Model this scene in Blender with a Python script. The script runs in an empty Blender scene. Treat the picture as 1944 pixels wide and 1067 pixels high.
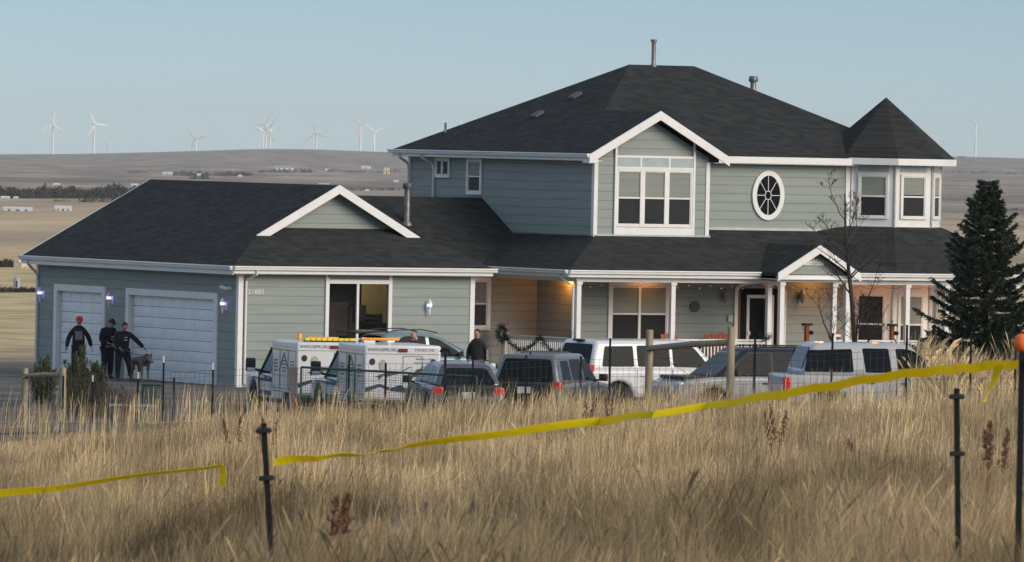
import bpy, math, random
import numpy as np
from mathutils import Vector, Matrix
R_ = math.radians
PI = math.pi
random.seed(7)
rng = np.random.default_rng(11)
S = bpy.context.scene
COL = S.collection

# ------------------------------------------------------------------ camera
FPX, CX, CY = 15200., 972., 533.5          # focal length in photo pixels (1944 wide)
EYE, ROLL = 7.35, .0205
PITCH = math.atan((533.5-260)/FPX)
cam = bpy.data.cameras.new('camera'); cam_o = bpy.data.objects.new('camera', cam); COL.objects.link(cam_o)
MR = (Matrix.Rotation(PI/2-PITCH, 4, 'X') @ Matrix.Rotation(ROLL, 4, 'Z'))
cam_o.matrix_world = Matrix.Translation((0, 0, EYE)) @ MR
cam.sensor_width = 36; cam.lens = FPX/1944*36
cam.clip_start = 1; cam.clip_end = 60000
cam.dof.use_dof = True; cam.dof.focus_distance = 215; cam.dof.aperture_fstop = 17
S.camera = cam_o
S.render.resolution_x = 1024; S.render.resolution_y = 562

def at(px, py, Y):
    d = MR.to_3x3() @ Vector(((px-CX)/FPX, -(py-CY)/FPX, -1))
    return Vector((0, 0, EYE)) + d*(Y/d.y)

# ------------------------------------------------------------------ light
SUN_AZ = Vector((.78, -.62)).normalized()    # towards the sun: low, behind the camera's right shoulder
SUN_EL = R_(22)
w = bpy.data.worlds.new('World'); S.world = w; w.use_nodes = True
nt = w.node_tree; bg = nt.nodes['Background']
sky = nt.nodes.new('ShaderNodeTexSky'); sky.sky_type = 'NISHITA'; sky.sun_disc = False
sky.sun_elevation = SUN_EL; sky.sun_rotation = math.atan2(SUN_AZ.x, SUN_AZ.y)
sky.altitude = 1900; sky.air_density = .6; sky.dust_density = .1; sky.ozone_density = 3.0
tint = nt.nodes.new('ShaderNodeMix'); tint.data_type = 'RGBA'; tint.blend_type = 'MULTIPLY'
tint.inputs[0].default_value = 1
tint.inputs[7].default_value = (.96, .94, .925, 1)
nt.links.new(sky.outputs[0], tint.inputs[6])
# low sky band dimmed, unseen dome overhead boosted and warmed to fill shaded walls
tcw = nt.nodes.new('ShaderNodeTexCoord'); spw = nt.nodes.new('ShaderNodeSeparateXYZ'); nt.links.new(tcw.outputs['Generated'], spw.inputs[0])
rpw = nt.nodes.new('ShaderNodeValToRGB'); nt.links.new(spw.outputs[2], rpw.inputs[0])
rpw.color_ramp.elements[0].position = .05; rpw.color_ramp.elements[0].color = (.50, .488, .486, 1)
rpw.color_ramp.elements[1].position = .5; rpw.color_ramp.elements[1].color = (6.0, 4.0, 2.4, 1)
rampm = nt.nodes.new('ShaderNodeMix'); rampm.data_type = 'RGBA'; rampm.blend_type = 'MULTIPLY'; rampm.inputs[0].default_value = 1
nt.links.new(tint.outputs[2], rampm.inputs[6]); nt.links.new(rpw.outputs[0], rampm.inputs[7]); nt.links.new(rampm.outputs[2], bg.inputs[0])
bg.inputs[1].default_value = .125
sl = bpy.data.lights.new('sun', 'SUN'); sl.energy = 2.15; sl.angle = R_(35); sl.color = (1, .86, .69)
so = bpy.data.objects.new('sun', sl); COL.objects.link(so)
sd = Vector((SUN_AZ.x*math.cos(SUN_EL), SUN_AZ.y*math.cos(SUN_EL), math.sin(SUN_EL)))
so.rotation_euler = sd.to_track_quat('Z', 'Y').to_euler()
S.view_settings.view_transform = 'Standard'; S.view_settings.look = 'None'
S.view_settings.gamma = 1; S.view_settings.use_curve_mapping = False
S.view_settings.exposure = 0.41
S.cycles.volume_bounces = 1

# ------------------------------------------------------------------ materials
MATS = {}
def mat(name, col, rough=.7, var=.12, scale=3., metal=0., spec=.4, coat=0., bump=0., stretch=(1, 1, 1), emis=None, es=0., trans=0., detail=4.):
    if name in MATS: return MATS[name]
    m = bpy.data.materials.new(name); m.use_nodes = True; t = m.node_tree
    b = t.nodes['Principled BSDF']
    b.inputs['Roughness'].default_value = rough; b.inputs['Metallic'].default_value = metal
    b.inputs['Specular IOR Level'].default_value = spec; b.inputs['Coat Weight'].default_value = coat
    tc = t.nodes.new('ShaderNodeTexCoord'); mp = t.nodes.new('ShaderNodeMapping'); mp.inputs['Scale'].default_value = stretch
    t.links.new(tc.outputs['Object'], mp.inputs[0])
    n = t.nodes.new('ShaderNodeTexNoise'); n.inputs['Scale'].default_value = scale; n.inputs['Detail'].default_value = detail
    t.links.new(mp.outputs[0], n.inputs['Vector'])
    r = t.nodes.new('ShaderNodeMapRange'); r.inputs[1].default_value = .25; r.inputs[2].default_value = .75
    r.inputs[3].default_value = 1-var; r.inputs[4].default_value = 1+var
    t.links.new(n.outputs['Fac'], r.inputs[0])
    mx = t.nodes.new('ShaderNodeVectorMath'); mx.operation = 'SCALE'; mx.inputs[0].default_value = col[:3]
    t.links.new(r.outputs[0], mx.inputs['Scale']); t.links.new(mx.outputs[0], b.inputs['Base Color'])
    if bump:
        bp = t.nodes.new('ShaderNodeBump'); bp.inputs['Strength'].default_value = bump; bp.inputs['Distance'].default_value = .02
        t.links.new(n.outputs['Fac'], bp.inputs['Height']); t.links.new(bp.outputs[0], b.inputs['Normal'])
    if emis:
        b.inputs['Emission Color'].default_value = (*emis, 1); b.inputs['Emission Strength'].default_value = es
    m['mx'] = 1; MATS[name] = m
    return m
def nodes(m): return m.node_tree, m.node_tree.nodes['Principled BSDF']

def siding():
    m = mat('siding_paint', (.262, .292, .268), .75, .09, 1.3, spec=.25, stretch=(.4, .4, 6)); t, b = nodes(m)
    old = b.inputs['Base Color'].links[0].from_socket
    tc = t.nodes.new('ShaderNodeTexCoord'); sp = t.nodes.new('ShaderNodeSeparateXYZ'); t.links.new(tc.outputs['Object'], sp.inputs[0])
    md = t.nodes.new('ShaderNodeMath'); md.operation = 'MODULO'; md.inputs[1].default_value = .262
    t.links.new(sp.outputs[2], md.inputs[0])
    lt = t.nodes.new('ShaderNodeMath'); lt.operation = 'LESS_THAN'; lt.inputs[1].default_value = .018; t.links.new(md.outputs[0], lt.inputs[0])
    sc = t.nodes.new('ShaderNodeMapRange'); sc.inputs[3].default_value = 1; sc.inputs[4].default_value = .62; t.links.new(lt.outputs[0], sc.inputs[0])  # dark line along each lap edge: its thin shadow put into the colour
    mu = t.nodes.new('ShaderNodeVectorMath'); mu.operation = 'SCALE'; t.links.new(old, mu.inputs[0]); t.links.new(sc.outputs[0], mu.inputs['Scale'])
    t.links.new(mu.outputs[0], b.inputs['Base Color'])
    # boards lean out towards their lower edge
    bp = t.nodes.new('ShaderNodeBump'); bp.inputs['Strength'].default_value = .6; bp.inputs['Distance'].default_value = .03
    inv = t.nodes.new('ShaderNodeMath'); inv.operation = 'MULTIPLY'; inv.inputs[1].default_value = -1; t.links.new(md.outputs[0], inv.inputs[0])
    t.links.new(inv.outputs[0], bp.inputs['Height']); t.links.new(bp.outputs[0], b.inputs['Normal'])
    return m
def shingle():
    m = mat('roof_shingle', (.031, .032, .031), .95, .14, 2.2, spec=.15, stretch=(1.2, 1.2, 9), detail=6); t, b = nodes(m)
    old = b.inputs['Base Color'].links[0].from_socket
    tc = t.nodes.new('ShaderNodeTexCoord'); sp = t.nodes.new('ShaderNodeSeparateXYZ'); t.links.new(tc.outputs['Object'], sp.inputs[0])
    row = t.nodes.new('ShaderNodeMath'); row.operation = 'DIVIDE'; row.inputs[1].default_value = .068; t.links.new(sp.outputs[2], row.inputs[0])
    fl = t.nodes.new('ShaderNodeMath'); fl.operation = 'FLOOR'; t.links.new(row.outputs[0], fl.inputs[0])
    ad = t.nodes.new('ShaderNodeMath'); ad.operation = 'ADD'; t.links.new(sp.outputs[0], ad.inputs[0]); t.links.new(sp.outputs[1], ad.inputs[1])
    tb = t.nodes.new('ShaderNodeMath'); tb.operation = 'MULTIPLY'; tb.inputs[1].default_value = 3.4; t.links.new(ad.outputs[0], tb.inputs[0])
    of = t.nodes.new('ShaderNodeMath'); of.operation = 'MULTIPLY_ADD'; of.inputs[1].default_value = .37; t.links.new(fl.outputs[0], of.inputs[0]); t.links.new(tb.outputs[0], of.inputs[2])
    fc = t.nodes.new('ShaderNodeMath'); fc.operation = 'FLOOR'; t.links.new(of.outputs[0], fc.inputs[0])
    cb = t.nodes.new('ShaderNodeCombineXYZ'); t.links.new(fc.outputs[0], cb.inputs[0]); t.links.new(fl.outputs[0], cb.inputs[1])
    wn = t.nodes.new('ShaderNodeTexWhiteNoise'); wn.noise_dimensions = '2D'; t.links.new(cb.outputs[0], wn.inputs['Vector'])
    sc = t.nodes.new('ShaderNodeMapRange'); sc.inputs[3].default_value = .74; sc.inputs[4].default_value = 1.26; t.links.new(wn.outputs[0], sc.inputs[0])
    mu = t.nodes.new('ShaderNodeVectorMath'); mu.operation = 'SCALE'; t.links.new(old, mu.inputs[0]); t.links.new(sc.outputs[0], mu.inputs['Scale'])
    t.links.new(mu.outputs[0], b.inputs['Base Color'])
    return m
def glass(name, tint_, alpha, rough=.03, spec=.5):
    m = bpy.data.materials.new(name); m.use_nodes = True; t = m.node_tree; b = t.nodes['Principled BSDF']
    b.inputs['Base Color'].default_value = (*tint_, 1); b.inputs['Roughness'].default_value = rough
    b.inputs['Specular IOR Level'].default_value = spec
    n = t.nodes.new('ShaderNodeTexNoise'); n.inputs['Scale'].default_value = 1.5
    bp = t.nodes.new('ShaderNodeBump'); bp.inputs['Strength'].default_value = .05; t.links.new(n.outputs[0], bp.inputs['Height']); t.links.new(bp.outputs[0], b.inputs['Normal'])
    tr = t.nodes.new('ShaderNodeBsdfTransparent'); mx = t.nodes.new('ShaderNodeMixShader'); mx.inputs[0].default_value = alpha
    t.links.new(tr.outputs[0], mx.inputs[1]); t.links.new(b.outputs[0], mx.inputs[2])
    t.links.new(mx.outputs[0], t.nodes['Material Output'].inputs[0]); MATS[name] = m
    return m
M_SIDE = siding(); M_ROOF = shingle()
M_TRIM = mat('white_trim', (.70, .685, .65), .55, .06, 2.5)
M_DOORW = mat('white_garage_panel', (.76, .76, .76), .5, .05, 2)
M_GLASS = glass('window_glass', (.02, .022, .024), .12)
M_CARGLASS = glass('car_glass', (.010, .012, .014), 1.0, .08, .05)
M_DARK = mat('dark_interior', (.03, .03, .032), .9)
M_BLIND = mat('cream_blind', (.36, .38, .33), .8, .12, 1, stretch=(.3, .3, 14))
M_SCREEN = mat('insect_screen', (.07, .075, .07), .9, .15, 3)
M_METAL = mat('galvanised_metal', (.16, .155, .15), .45, .35, 6, metal=.6)
M_BLACK = mat('black_plastic', (.015, .015, .017), .45, .2, 5)
M_TYRE = mat('tyre_rubber', (.02, .02, .02), .9, .2, 8)
M_RIM = mat('alloy_rim', (.4, .41, .42), .35, .1, 5, metal=.8)
M_WHITE = mat('white_paint', (.60, .60, .60), .28, .04, 2, coat=.5)
M_WHITED = mat('dusty_white_paint', (.40, .40, .40), .35, .10, 2, coat=.3)
M_SILVER = mat('silver_paint', (.105, .11, .12), .32, .06, 3, metal=.4, coat=.4)
M_GREYP = mat('grey_silver_paint', (.13, .14, .15), .32, .08, 3, metal=.3, coat=.4)
M_CHARC = mat('charcoal_paint', (.022, .026, .030), .5, .08, 3, coat=.04, spec=.15)
M_TEAL = mat('pale_blue_paint', (.22, .30, .32), .3, .05, 3, metal=.4, coat=.6)
M_RED = mat('red_lens', (.55, .03, .02), .2, .1, 8, coat=.5)
M_CLEAR = mat('clear_lens', (.7, .7, .7), .12, .1, 8, coat=.6)
M_AMBER = mat('amber_lens', (.75, .32, .02), .25, .1, 8, coat=.5)
M_YELL = mat('yellow_lens', (.8, .6, .03), .3, .1, 8)
M_WOOD = mat('weathered_wood', (.30, .24, .165), .85, .3, 5, stretch=(4, 4, .6), bump=.5)
M_CHAIR = mat('orange_stained_wood', (.30, .085, .025), .6, .2, 4)
M_BROWN = mat('brown_door_wood', (.16, .07, .03), .6, .25, 4, stretch=(3, 3, .5))
M_POST = mat('dark_steel_post', (.012, .013, .014), .8, .3, 6, spec=.15)
M_GREEN = mat('dark_green_steel', (.015, .06, .045), .5, .2, 6)
M_GREY = mat('grey_decal', (.07, .07, .075), .6, .15, 6)
M_NAVY = mat('navy_decal', (.03, .03, .09), .6, .15, 6)
M_NEEDLE = mat('spruce_needles', (.045, .060, .036), .8, .55, 2.5)
M_JUNI = mat('juniper_foliage', (.055, .06, .025), .85, .45, 3)
M_BARK = mat('bark', (.045, .035, .03), .9, .3, 8)
M_SKIN = mat('skin', (.45, .24, .17), .6, .08, 20)
M_CLOTH = mat('black_cloth', (.012, .013, .016), .9, .3, 12, bump=.4)
M_CLOTH2 = mat('grey_cloth', (.17, .16, .155), .9, .15, 12)
M_HAIR = mat('dark_hair', (.03, .02, .015), .8, .3, 40)
M_GHAIR = mat('grey_hair', (.35, .33, .31), .8, .3, 40)
M_REDC = mat('red_cap_cloth', (.62, .02, .02), .7, .1, 12)
M_FUR = mat('dog_fur', (.10, .085, .075), .95, .45, 9, bump=.8)
M_LATEX = mat('white_glove', (.75, .75, .74), .6, .05, 10)
M_BLUEG = mat('blue_glove', (.15, .35, .45), .6, .05, 10)

# ------------------------------------------------------------------ mesh helpers
class MB:
    def __init__(s): s.v = []; s.f = []; s.M = Matrix.Identity(4)
    def add(s, vs, fs):
        n = len(s.v); s.v += [tuple(s.M @ Vector(p)) for p in vs]; s.f += [tuple(i+n for i in f) for f in fs]
        return s
    def box(s, x0, x1, y0, y1, z0, z1):
        if x0 > x1: x0, x1 = x1, x0
        if y0 > y1: y0, y1 = y1, y0
        return s.add([(x0,y0,z0),(x1,y0,z0),(x1,y1,z0),(x0,y1,z0),(x0,y0,z1),(x1,y0,z1),(x1,y1,z1),(x0,y1,z1)],
              [(0,3,2,1),(4,5,6,7),(0,1,5,4),(1,2,6,5),(2,3,7,6),(3,0,4,7)])
    def slab(s, pts, off):          # planar polygon given an offset vector
        n = len(pts); a = [Vector(p) for p in pts]; b = [p+Vector(off) for p in a]
        f = [tuple(range(n)), tuple(range(2*n-1, n-1, -1))] + [(i, i+n, (i+1) % n+n, (i+1) % n) for i in range(n)]
        return s.add([tuple(p) for p in a+b], f)
    def bar(s, a, b, w, h=None, up=(0, 0, 1)):
        a = Vector(a); b = Vector(b); h = h or w; d = (b-a).normalized(); u = Vector(up)
        if abs(d.dot(u)) > .98: u = Vector((0, 1, 0))
        x = d.cross(u).normalized(); z = x.cross(d).normalized()
        q = [x*sx*w/2+z*sz*h/2 for sx, sz in ((-1,-1),(1,-1),(1,1),(-1,1))]
        return s.add([tuple(a+p) for p in q]+[tuple(b+p) for p in q], [(0,1,2,3),(7,6,5,4),(0,4,5,1),(1,5,6,2),(2,6,7,3),(3,7,4,0)])
    def tube(s, pts, r, n=8):
        P = [Vector(p) for p in pts]; rs = r if isinstance(r, (list, tuple)) else [r]*len(P); vs = []; fs = []
        for i, p in enumerate(P):
            d = (P[min(i+1, len(P)-1)]-P[max(i-1, 0)]).normalized(); u = Vector((0,0,1)) if abs(d.z) < .95 else Vector((0,1,0))
            x = d.cross(u).normalized(); y = x.cross(d)
            for k in range(n):
                a = 2*PI*k/n; vs.append(tuple(p+(x*math.cos(a)+y*math.sin(a))*rs[i]))
        for i in range(len(P)-1):
            for k in range(n): fs.append((i*n+k, i*n+(k+1) % n, (i+1)*n+(k+1) % n, (i+1)*n+k))
        fs.append(tuple(range(n-1, -1, -1))); fs.append(tuple(range((len(P)-1)*n, len(P)*n)))
        return s.add(vs, fs)
    def lathe(s, prof, c=(0,0,0), n=16, axis='z'):     # profile (r, h)
        vs = []; fs = []
        for r, h in prof:
            for k in range(n):
                a = 2*PI*k/n; x, y = r*math.cos(a), r*math.sin(a)
                p = (x, y, h) if axis == 'z' else ((x, h, y) if axis == 'y' else (h, x, y))
                vs.append((p[0]+c[0], p[1]+c[1], p[2]+c[2]))
        for i in range(len(prof)-1):
            for k in range(n): fs.append((i*n+k, i*n+(k+1) % n, (i+1)*n+(k+1) % n, (i+1)*n+k))
        fs.append(tuple(range(n-1, -1, -1))); fs.append(tuple(range((len(prof)-1)*n, len(prof)*n)))
        return s.add(vs, fs)
    def ball(s, c, r, n=10, sz=(1,1,1)):
        prof = [(max(.001, math.sin(PI*i/n))*r, -math.cos(PI*i/n)*r) for i in range(n+1)]
        o = s.M; s.M = o @ Matrix.Translation(c) @ Matrix.Diagonal((*sz, 1)); s.lathe(prof, n=12); s.M = o; return s
    def build(s, name, m, parent=None, bevel=0, seg=2, smooth=False):
        me = bpy.data.meshes.new(name); me.from_pydata(s.v, [], s.f); me.update()
        o = bpy.data.objects.new(name, me); COL.objects.link(o)
        if m: me.materials.append(m)
        if parent: o.parent = parent
        import bmesh as bmh
        bm = bmh.new(); bm.from_mesh(me); bmh.ops.recalc_face_normals(bm, faces=bm.faces); bm.to_mesh(me); bm.free()
        if bevel:
            bv = o.modifiers.new('bevel', 'BEVEL'); bv.width = bevel; bv.segments = seg; bv.limit_method = 'ANGLE'; bv.angle_limit = R_(35); bv.harden_normals = False
        if smooth or bevel:
            for p in me.polygons: p.use_smooth = True
            try: me.set_sharp_from_angle(angle=R_(42))
            except Exception: pass
        return o
def empty(name, label, cat, loc=(0,0,0), rz=0, group=None):
    o = bpy.data.objects.new(name, None); COL.objects.link(o); o.location = loc; o.rotation_euler = (0,0,rz)
    o.empty_display_size = .2
    o['label'] = label; o['category'] = cat
    if group: o['group'] = group
    return o
def tag(o, label=None, cat=None, group=None, kind=None):
    if label: o['label'] = label
    if cat: o['category'] = cat
    if group: o['group'] = group
    if kind: o['kind'] = kind
    return o
def dup(root, loc, rz=None, label=None, group=None):
    def cp(o, par):
        c = o.copy(); COL.objects.link(c); c.parent = par
        for ch in o.children: cp(ch, c)
        return c
    r = cp(root, None); r.location = loc
    if rz is not None: r.rotation_euler.z = rz
    if label: r['label'] = label
    if group: r['group'] = group
    return r
def text(txt, size, m, parent, M, name='lettering', ext=.002, align='LEFT', sx=1.):
    cu = bpy.data.curves.new('t', 'FONT'); cu.body = txt; cu.size = size; cu.extrude = ext; cu.align_x = align
    to = bpy.data.objects.new('t', cu); COL.objects.link(to)
    bpy.context.view_layer.update()
    me = bpy.data.meshes.new_from_object(to.evaluated_get(bpy.context.evaluated_depsgraph_get()))
    bpy.data.objects.remove(to); bpy.data.curves.remove(cu)
    me.transform(M @ Matrix.Diagonal((sx, 1, 1, 1))); me.materials.clear(); me.materials.append(m)
    o = bpy.data.objects.new(name, me); COL.objects.link(o); o.parent = parent
    return o
UPR = Matrix.Rotation(PI/2, 4, 'X')      # text lying in XY stood up to face -Y

# ------------------------------------------------------------------ terrain
TH = R_(30.5)
H0 = Vector((-7.838, 230, 0))
UX = Vector((math.cos(TH), math.sin(TH), 0)); VX = Vector((-math.sin(TH), math.cos(TH), 0))
def H(u, v, z=0): return H0+UX*u+VX*v+Vector((0, 0, z))
def sst(a, b, x): t = np.clip((x-a)/(b-a), 0, 1); return t*t*(3-2*t)
FARY = [236, 270, 300, 340, 420, 560, 900, 1500, 2500, 4000, 7000, 11000, 15000, 16500, 22000]
FARZ = [0, 0, -.15, -.8, -1.4, -2.4, -4.2, -8.2, -13.4, -20.0, -27.0, -30, -30, -52, -70]
CRX = [-3000, -964, -816, -668, -471, -372, -234, 23, 417, 812, 954, 3000]
CRZ = [-52, -44.9, -40.9, -34.9, -24.9, -23.9, -26, -21.7, -15.6, -12.5, -13.5, -20]
def hsh(a, b): return np.modf(np.abs(np.sin(a*12.9898+b*78.233)*43758.5453))[0]
def vnoise(x, y):
    xi = np.floor(x); yi = np.floor(y); fx = x-xi; fy = y-yi; fx = fx*fx*(3-2*fx); fy = fy*fy*(3-2*fy)
    return (hsh(xi, yi)*(1-fx)+hsh(xi+1, yi)*fx)*(1-fy)+(hsh(xi, yi+1)*(1-fx)+hsh(xi+1, yi+1)*fx)*fy
def fbm(x, y, o=3): return sum(vnoise(x*2**k+17*k, y*2**k+5*k)/2**k for k in range(o))/sum(1/2**k for k in range(o))
def fence_y(X): return 190-1.86*(np.clip(X, -60, 60)+11.5)
def gz(X, Y):
    X = np.asarray(X, float); Y = np.asarray(Y, float)
    Xc = np.clip(X, -30, 30)
    field = 5.75-.0252*Y+.055*Xc+.10*(fbm(X*.12, Y*.12)-.5)
    yf = fence_y(Xc*0+np.clip(X, -16, 12))
    b = sst(0, 17, Y-yf)
    yard = .25*(1-sst(192, 207, Y))+.055*np.clip(X, 0, 14)*(1-sst(200, 224, Y)) - .12*np.exp(-((X+5.8)/2)**2-((Y-212)/4)**2)
    near = field*(1-b)+yard*b
    f = np.interp(Y, FARY, FARZ)
    cr = np.interp(X/np.maximum(Y, 1)*15000, CRX, CRZ)
    f = f+sst(5500, 15000, Y)*(cr+30)*(1-sst(15000, 16500, Y)*.5)
    f = f+(fbm(X/300, Y/300)-.5)*np.clip((Y-600)/4000, 0, 1)*4+sst(4500, 8000, Y)*(1-sst(12500, 14800, Y))*(fbm(X/140, Y/1500, 4)-.5)*10
    t = sst(232, 262, Y)
    return near*(1-t)+f*t
def gzf(X, Y): return float(gz(X, Y))

def grid_obj(name, ys, ts, halfw, m, kind='structure', dz=0):
    YY, TT = np.meshgrid(ys, ts, indexing='ij'); XX = TT*halfw(YY); ZZ = gz(XX, YY)+dz
    n, k = YY.shape; co = np.stack([XX, YY, ZZ], -1).reshape(-1, 3)
    i = np.arange(n*k).reshape(n, k); q = np.stack([i[:-1,:-1], i[:-1,1:], i[1:,1:], i[1:,:-1]], -1).reshape(-1, 4)
    me = bpy.data.meshes.new(name); me.vertices.add(len(co)); me.vertices.foreach_set('co', co.ravel())
    me.loops.add(q.size); me.loops.foreach_set('vertex_index', q.ravel().astype(np.int32))
    me.polygons.add(len(q)); me.polygons.foreach_set('loop_start', np.arange(0, q.size, 4, dtype=np.int32))
    me.update(calc_edges=True)
    me.polygons.foreach_set('use_smooth', np.ones(len(q), dtype=bool)); me.materials.append(m)
    o = bpy.data.objects.new(name, me); COL.objects.link(o); o['kind'] = kind
    return o

def ground_mat(name, zones, nscale, nstretch, amp, grain=0, gsc=30):
    """colour bands of real land cover along the distance (world Y), edges broken by noise"""
    m = bpy.data.materials.new(name); m.use_nodes = True; t = m.node_tree; b = t.nodes['Principled BSDF']
    b.inputs['Roughness'].default_value = .95; b.inputs['Specular IOR Level'].default_value = .1
    g = t.nodes.new('ShaderNodeNewGeometry'); sp = t.nodes.new('ShaderNodeSeparateXYZ'); t.links.new(g.outputs['Position'], sp.inputs[0])
    mp = t.nodes.new('ShaderNodeMapping'); mp.inputs['Scale'].default_value = nstretch; t.links.new(g.outputs['Position'], mp.inputs[0])
    n = t.nodes.new('ShaderNodeTexNoise'); n.inputs['Scale'].default_value = nscale; n.inputs['Detail'].default_value = 6; t.links.new(mp.outputs[0], n.inputs['Vector'])
    lg = t.nodes.new('ShaderNodeMath'); lg.operation = 'LOGARITHM'; lg.inputs[1].default_value = 10; t.links.new(sp.outputs[1], lg.inputs[0])
    nz = t.nodes.new('ShaderNodeMath'); nz.operation = 'MULTIPLY_ADD'; nz.inputs[1].default_value = amp; t.links.new(n.outputs[0], nz.inputs[0]); t.links.new(lg.outputs[0], nz.inputs[2])
    mr = t.nodes.new('ShaderNodeMapRange'); mr.inputs[1].default_value = 1.5+amp/2; mr.inputs[2].default_value = 4.4+amp/2; t.links.new(nz.outputs[0], mr.inputs[0])
    cr = t.nodes.new('ShaderNodeValToRGB'); t.links.new(mr.outputs[0], cr.inputs[0])
    el = cr.color_ramp.elements
    for i, (Y, c) in enumerate(zones):
        p = (math.log10(Y)-1.5)/2.9
        e = el[i] if i < 2 else el.new(p)
        e.position = p; e.color = (*c, 1)
    n2 = t.nodes.new('ShaderNodeTexNoise'); n2.inputs['Scale'].default_value = nscale*7; n2.inputs['Detail'].default_value = 8; t.links.new(mp.outputs[0], n2.inputs['Vector'])
    r2 = t.nodes.new('ShaderNodeMapRange'); r2.inputs[1].default_value = .3; r2.inputs[2].default_value = .7; r2.inputs[3].default_value = .60; r2.inputs[4].default_value = 1.38; t.links.new(n2.outputs[0], r2.inputs[0])
    mu = t.nodes.new('ShaderNodeVectorMath'); mu.operation = 'SCALE'; t.links.new(cr.outputs[0], mu.inputs[0]); t.links.new(r2.outputs[0], mu.inputs['Scale'])
    t.links.new(mu.outputs[0], b.inputs['Base Color']); MATS[name] = m
    return m
M_SOIL = ground_mat('soil_and_gravel', [(32, (.085,.07,.05)), (150, (.13,.10,.07)), (185, (.125,.105,.09)), (238, (.145,.13,.115)), (262, (.52,.39,.21)), (620, (.54,.40,.22))], .05, (1, 1, 1), .06)
M_PLAIN = ground_mat('dry_prairie', [(600, (.54,.40,.22)), (760, (.30,.23,.15)), (900, (.48,.36,.22)), (1500, (.48,.35,.22)), (2000, (.44,.33,.22)), (2600, (.22,.18,.14)), (3300, (.34,.27,.20)), (4200, (.20,.165,.14)), (5000, (.30,.225,.17)), (8000, (.28,.21,.165)), (15500, (.21,.155,.125))], .004, (1, .12, 1), .10)
ts = np.linspace(-1, 1, 131); ts = np.sign(ts)*np.abs(ts)**1.6
g1 = grid_obj('ground', np.concatenate([np.arange(-40, 30, 5), np.arange(30, 262, 1.2), np.geomspace(262, 700, 50)]), ts, lambda Y: 70+np.maximum(Y, 0)*.35, M_SOIL)
g2 = grid_obj('prairie', np.geomspace(700, 4600, 90), ts, lambda Y: 70+Y*.35, M_PLAIN)
g3 = grid_obj('hills', np.concatenate([np.geomspace(4600, 15000, 120), np.geomspace(15300, 22000, 20)]), np.linspace(-1, 1, 301), lambda Y: 70+Y*.35, M_PLAIN)
M_ROAD = mat('worn_gravel', (.075, .075, .08), .9, .2, 2.5)
# farm track left of the field
rd = MB()
for i in range(26):
    x0 = -40+i*1.2; x1 = x0+1.2
    def rp(x, s): yy = 166+.5*math.sin(x*.3)-(x+12)*.35+s; return (x, yy, gzf(x, yy)+.03)
    if x1 < -6.5: rd.add([rp(x0, -2), rp(x1, -2), rp(x1, 2), rp(x0, 2)], [(0,1,2,3)])
tag(rd.build('track', M_ROAD), kind='structure')
# ------------------------------------------------------------------ house
house = empty('house', 'two storey green lap sided house with attached garage, dark shingle roofs and wraparound porch', 'house', H0, TH)
def B(name, m, *boxes, bevel=0, parent=None):
    b = MB()
    for q in boxes: b.box(*q)
    return b.build(name, m, parent or house, bevel=bevel)
# walls. garage block (front wall v=0, left wall u=0)
WT = .15
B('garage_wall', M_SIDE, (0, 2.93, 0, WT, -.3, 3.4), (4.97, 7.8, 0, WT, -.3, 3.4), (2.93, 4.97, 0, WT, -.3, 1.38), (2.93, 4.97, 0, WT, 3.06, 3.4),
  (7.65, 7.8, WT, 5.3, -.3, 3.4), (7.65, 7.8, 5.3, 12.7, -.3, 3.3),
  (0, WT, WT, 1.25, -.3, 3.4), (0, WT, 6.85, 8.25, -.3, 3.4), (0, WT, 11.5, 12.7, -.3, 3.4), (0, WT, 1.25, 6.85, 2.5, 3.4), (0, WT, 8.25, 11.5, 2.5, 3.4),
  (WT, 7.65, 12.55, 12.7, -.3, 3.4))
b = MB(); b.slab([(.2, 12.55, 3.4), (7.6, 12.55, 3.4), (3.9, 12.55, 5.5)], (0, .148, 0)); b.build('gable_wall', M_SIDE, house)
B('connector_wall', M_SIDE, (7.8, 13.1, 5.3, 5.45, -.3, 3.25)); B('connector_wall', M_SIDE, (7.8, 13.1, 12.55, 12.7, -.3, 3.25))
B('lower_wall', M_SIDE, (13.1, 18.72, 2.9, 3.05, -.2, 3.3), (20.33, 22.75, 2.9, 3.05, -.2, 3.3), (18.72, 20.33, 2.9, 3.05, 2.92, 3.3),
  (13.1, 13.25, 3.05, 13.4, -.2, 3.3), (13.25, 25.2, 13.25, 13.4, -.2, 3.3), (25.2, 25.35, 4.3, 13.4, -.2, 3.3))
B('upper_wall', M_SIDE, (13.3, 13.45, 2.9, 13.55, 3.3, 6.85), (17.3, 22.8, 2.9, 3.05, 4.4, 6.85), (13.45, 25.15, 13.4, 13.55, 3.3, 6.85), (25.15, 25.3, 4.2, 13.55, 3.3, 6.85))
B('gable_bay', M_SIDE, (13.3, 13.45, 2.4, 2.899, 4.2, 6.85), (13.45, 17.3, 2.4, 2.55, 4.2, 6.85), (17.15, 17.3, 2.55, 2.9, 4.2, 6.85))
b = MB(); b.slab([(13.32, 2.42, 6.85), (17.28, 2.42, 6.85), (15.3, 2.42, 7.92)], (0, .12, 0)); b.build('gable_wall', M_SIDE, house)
# turret
TC = (24.34, 3.52); TS = 1.34; TA = TS*1.2071
def octv(R, z): return [(TC[0]+R*math.cos(R_(-157.5+45*k)), TC[1]+R*math.sin(R_(-157.5+45*k)), z) for k in range(8)]
RT = TS*1.3066
b = MB(); b.slab(octv(RT-.01, -.2), (0, 0, 3.4)); b.build('turret_wall', M_TRIM, house)
b = MB(); b.slab(octv(RT, 4.3), (0, 0, 2.45)); b.build('turret_wall', M_TRIM, house)

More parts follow.
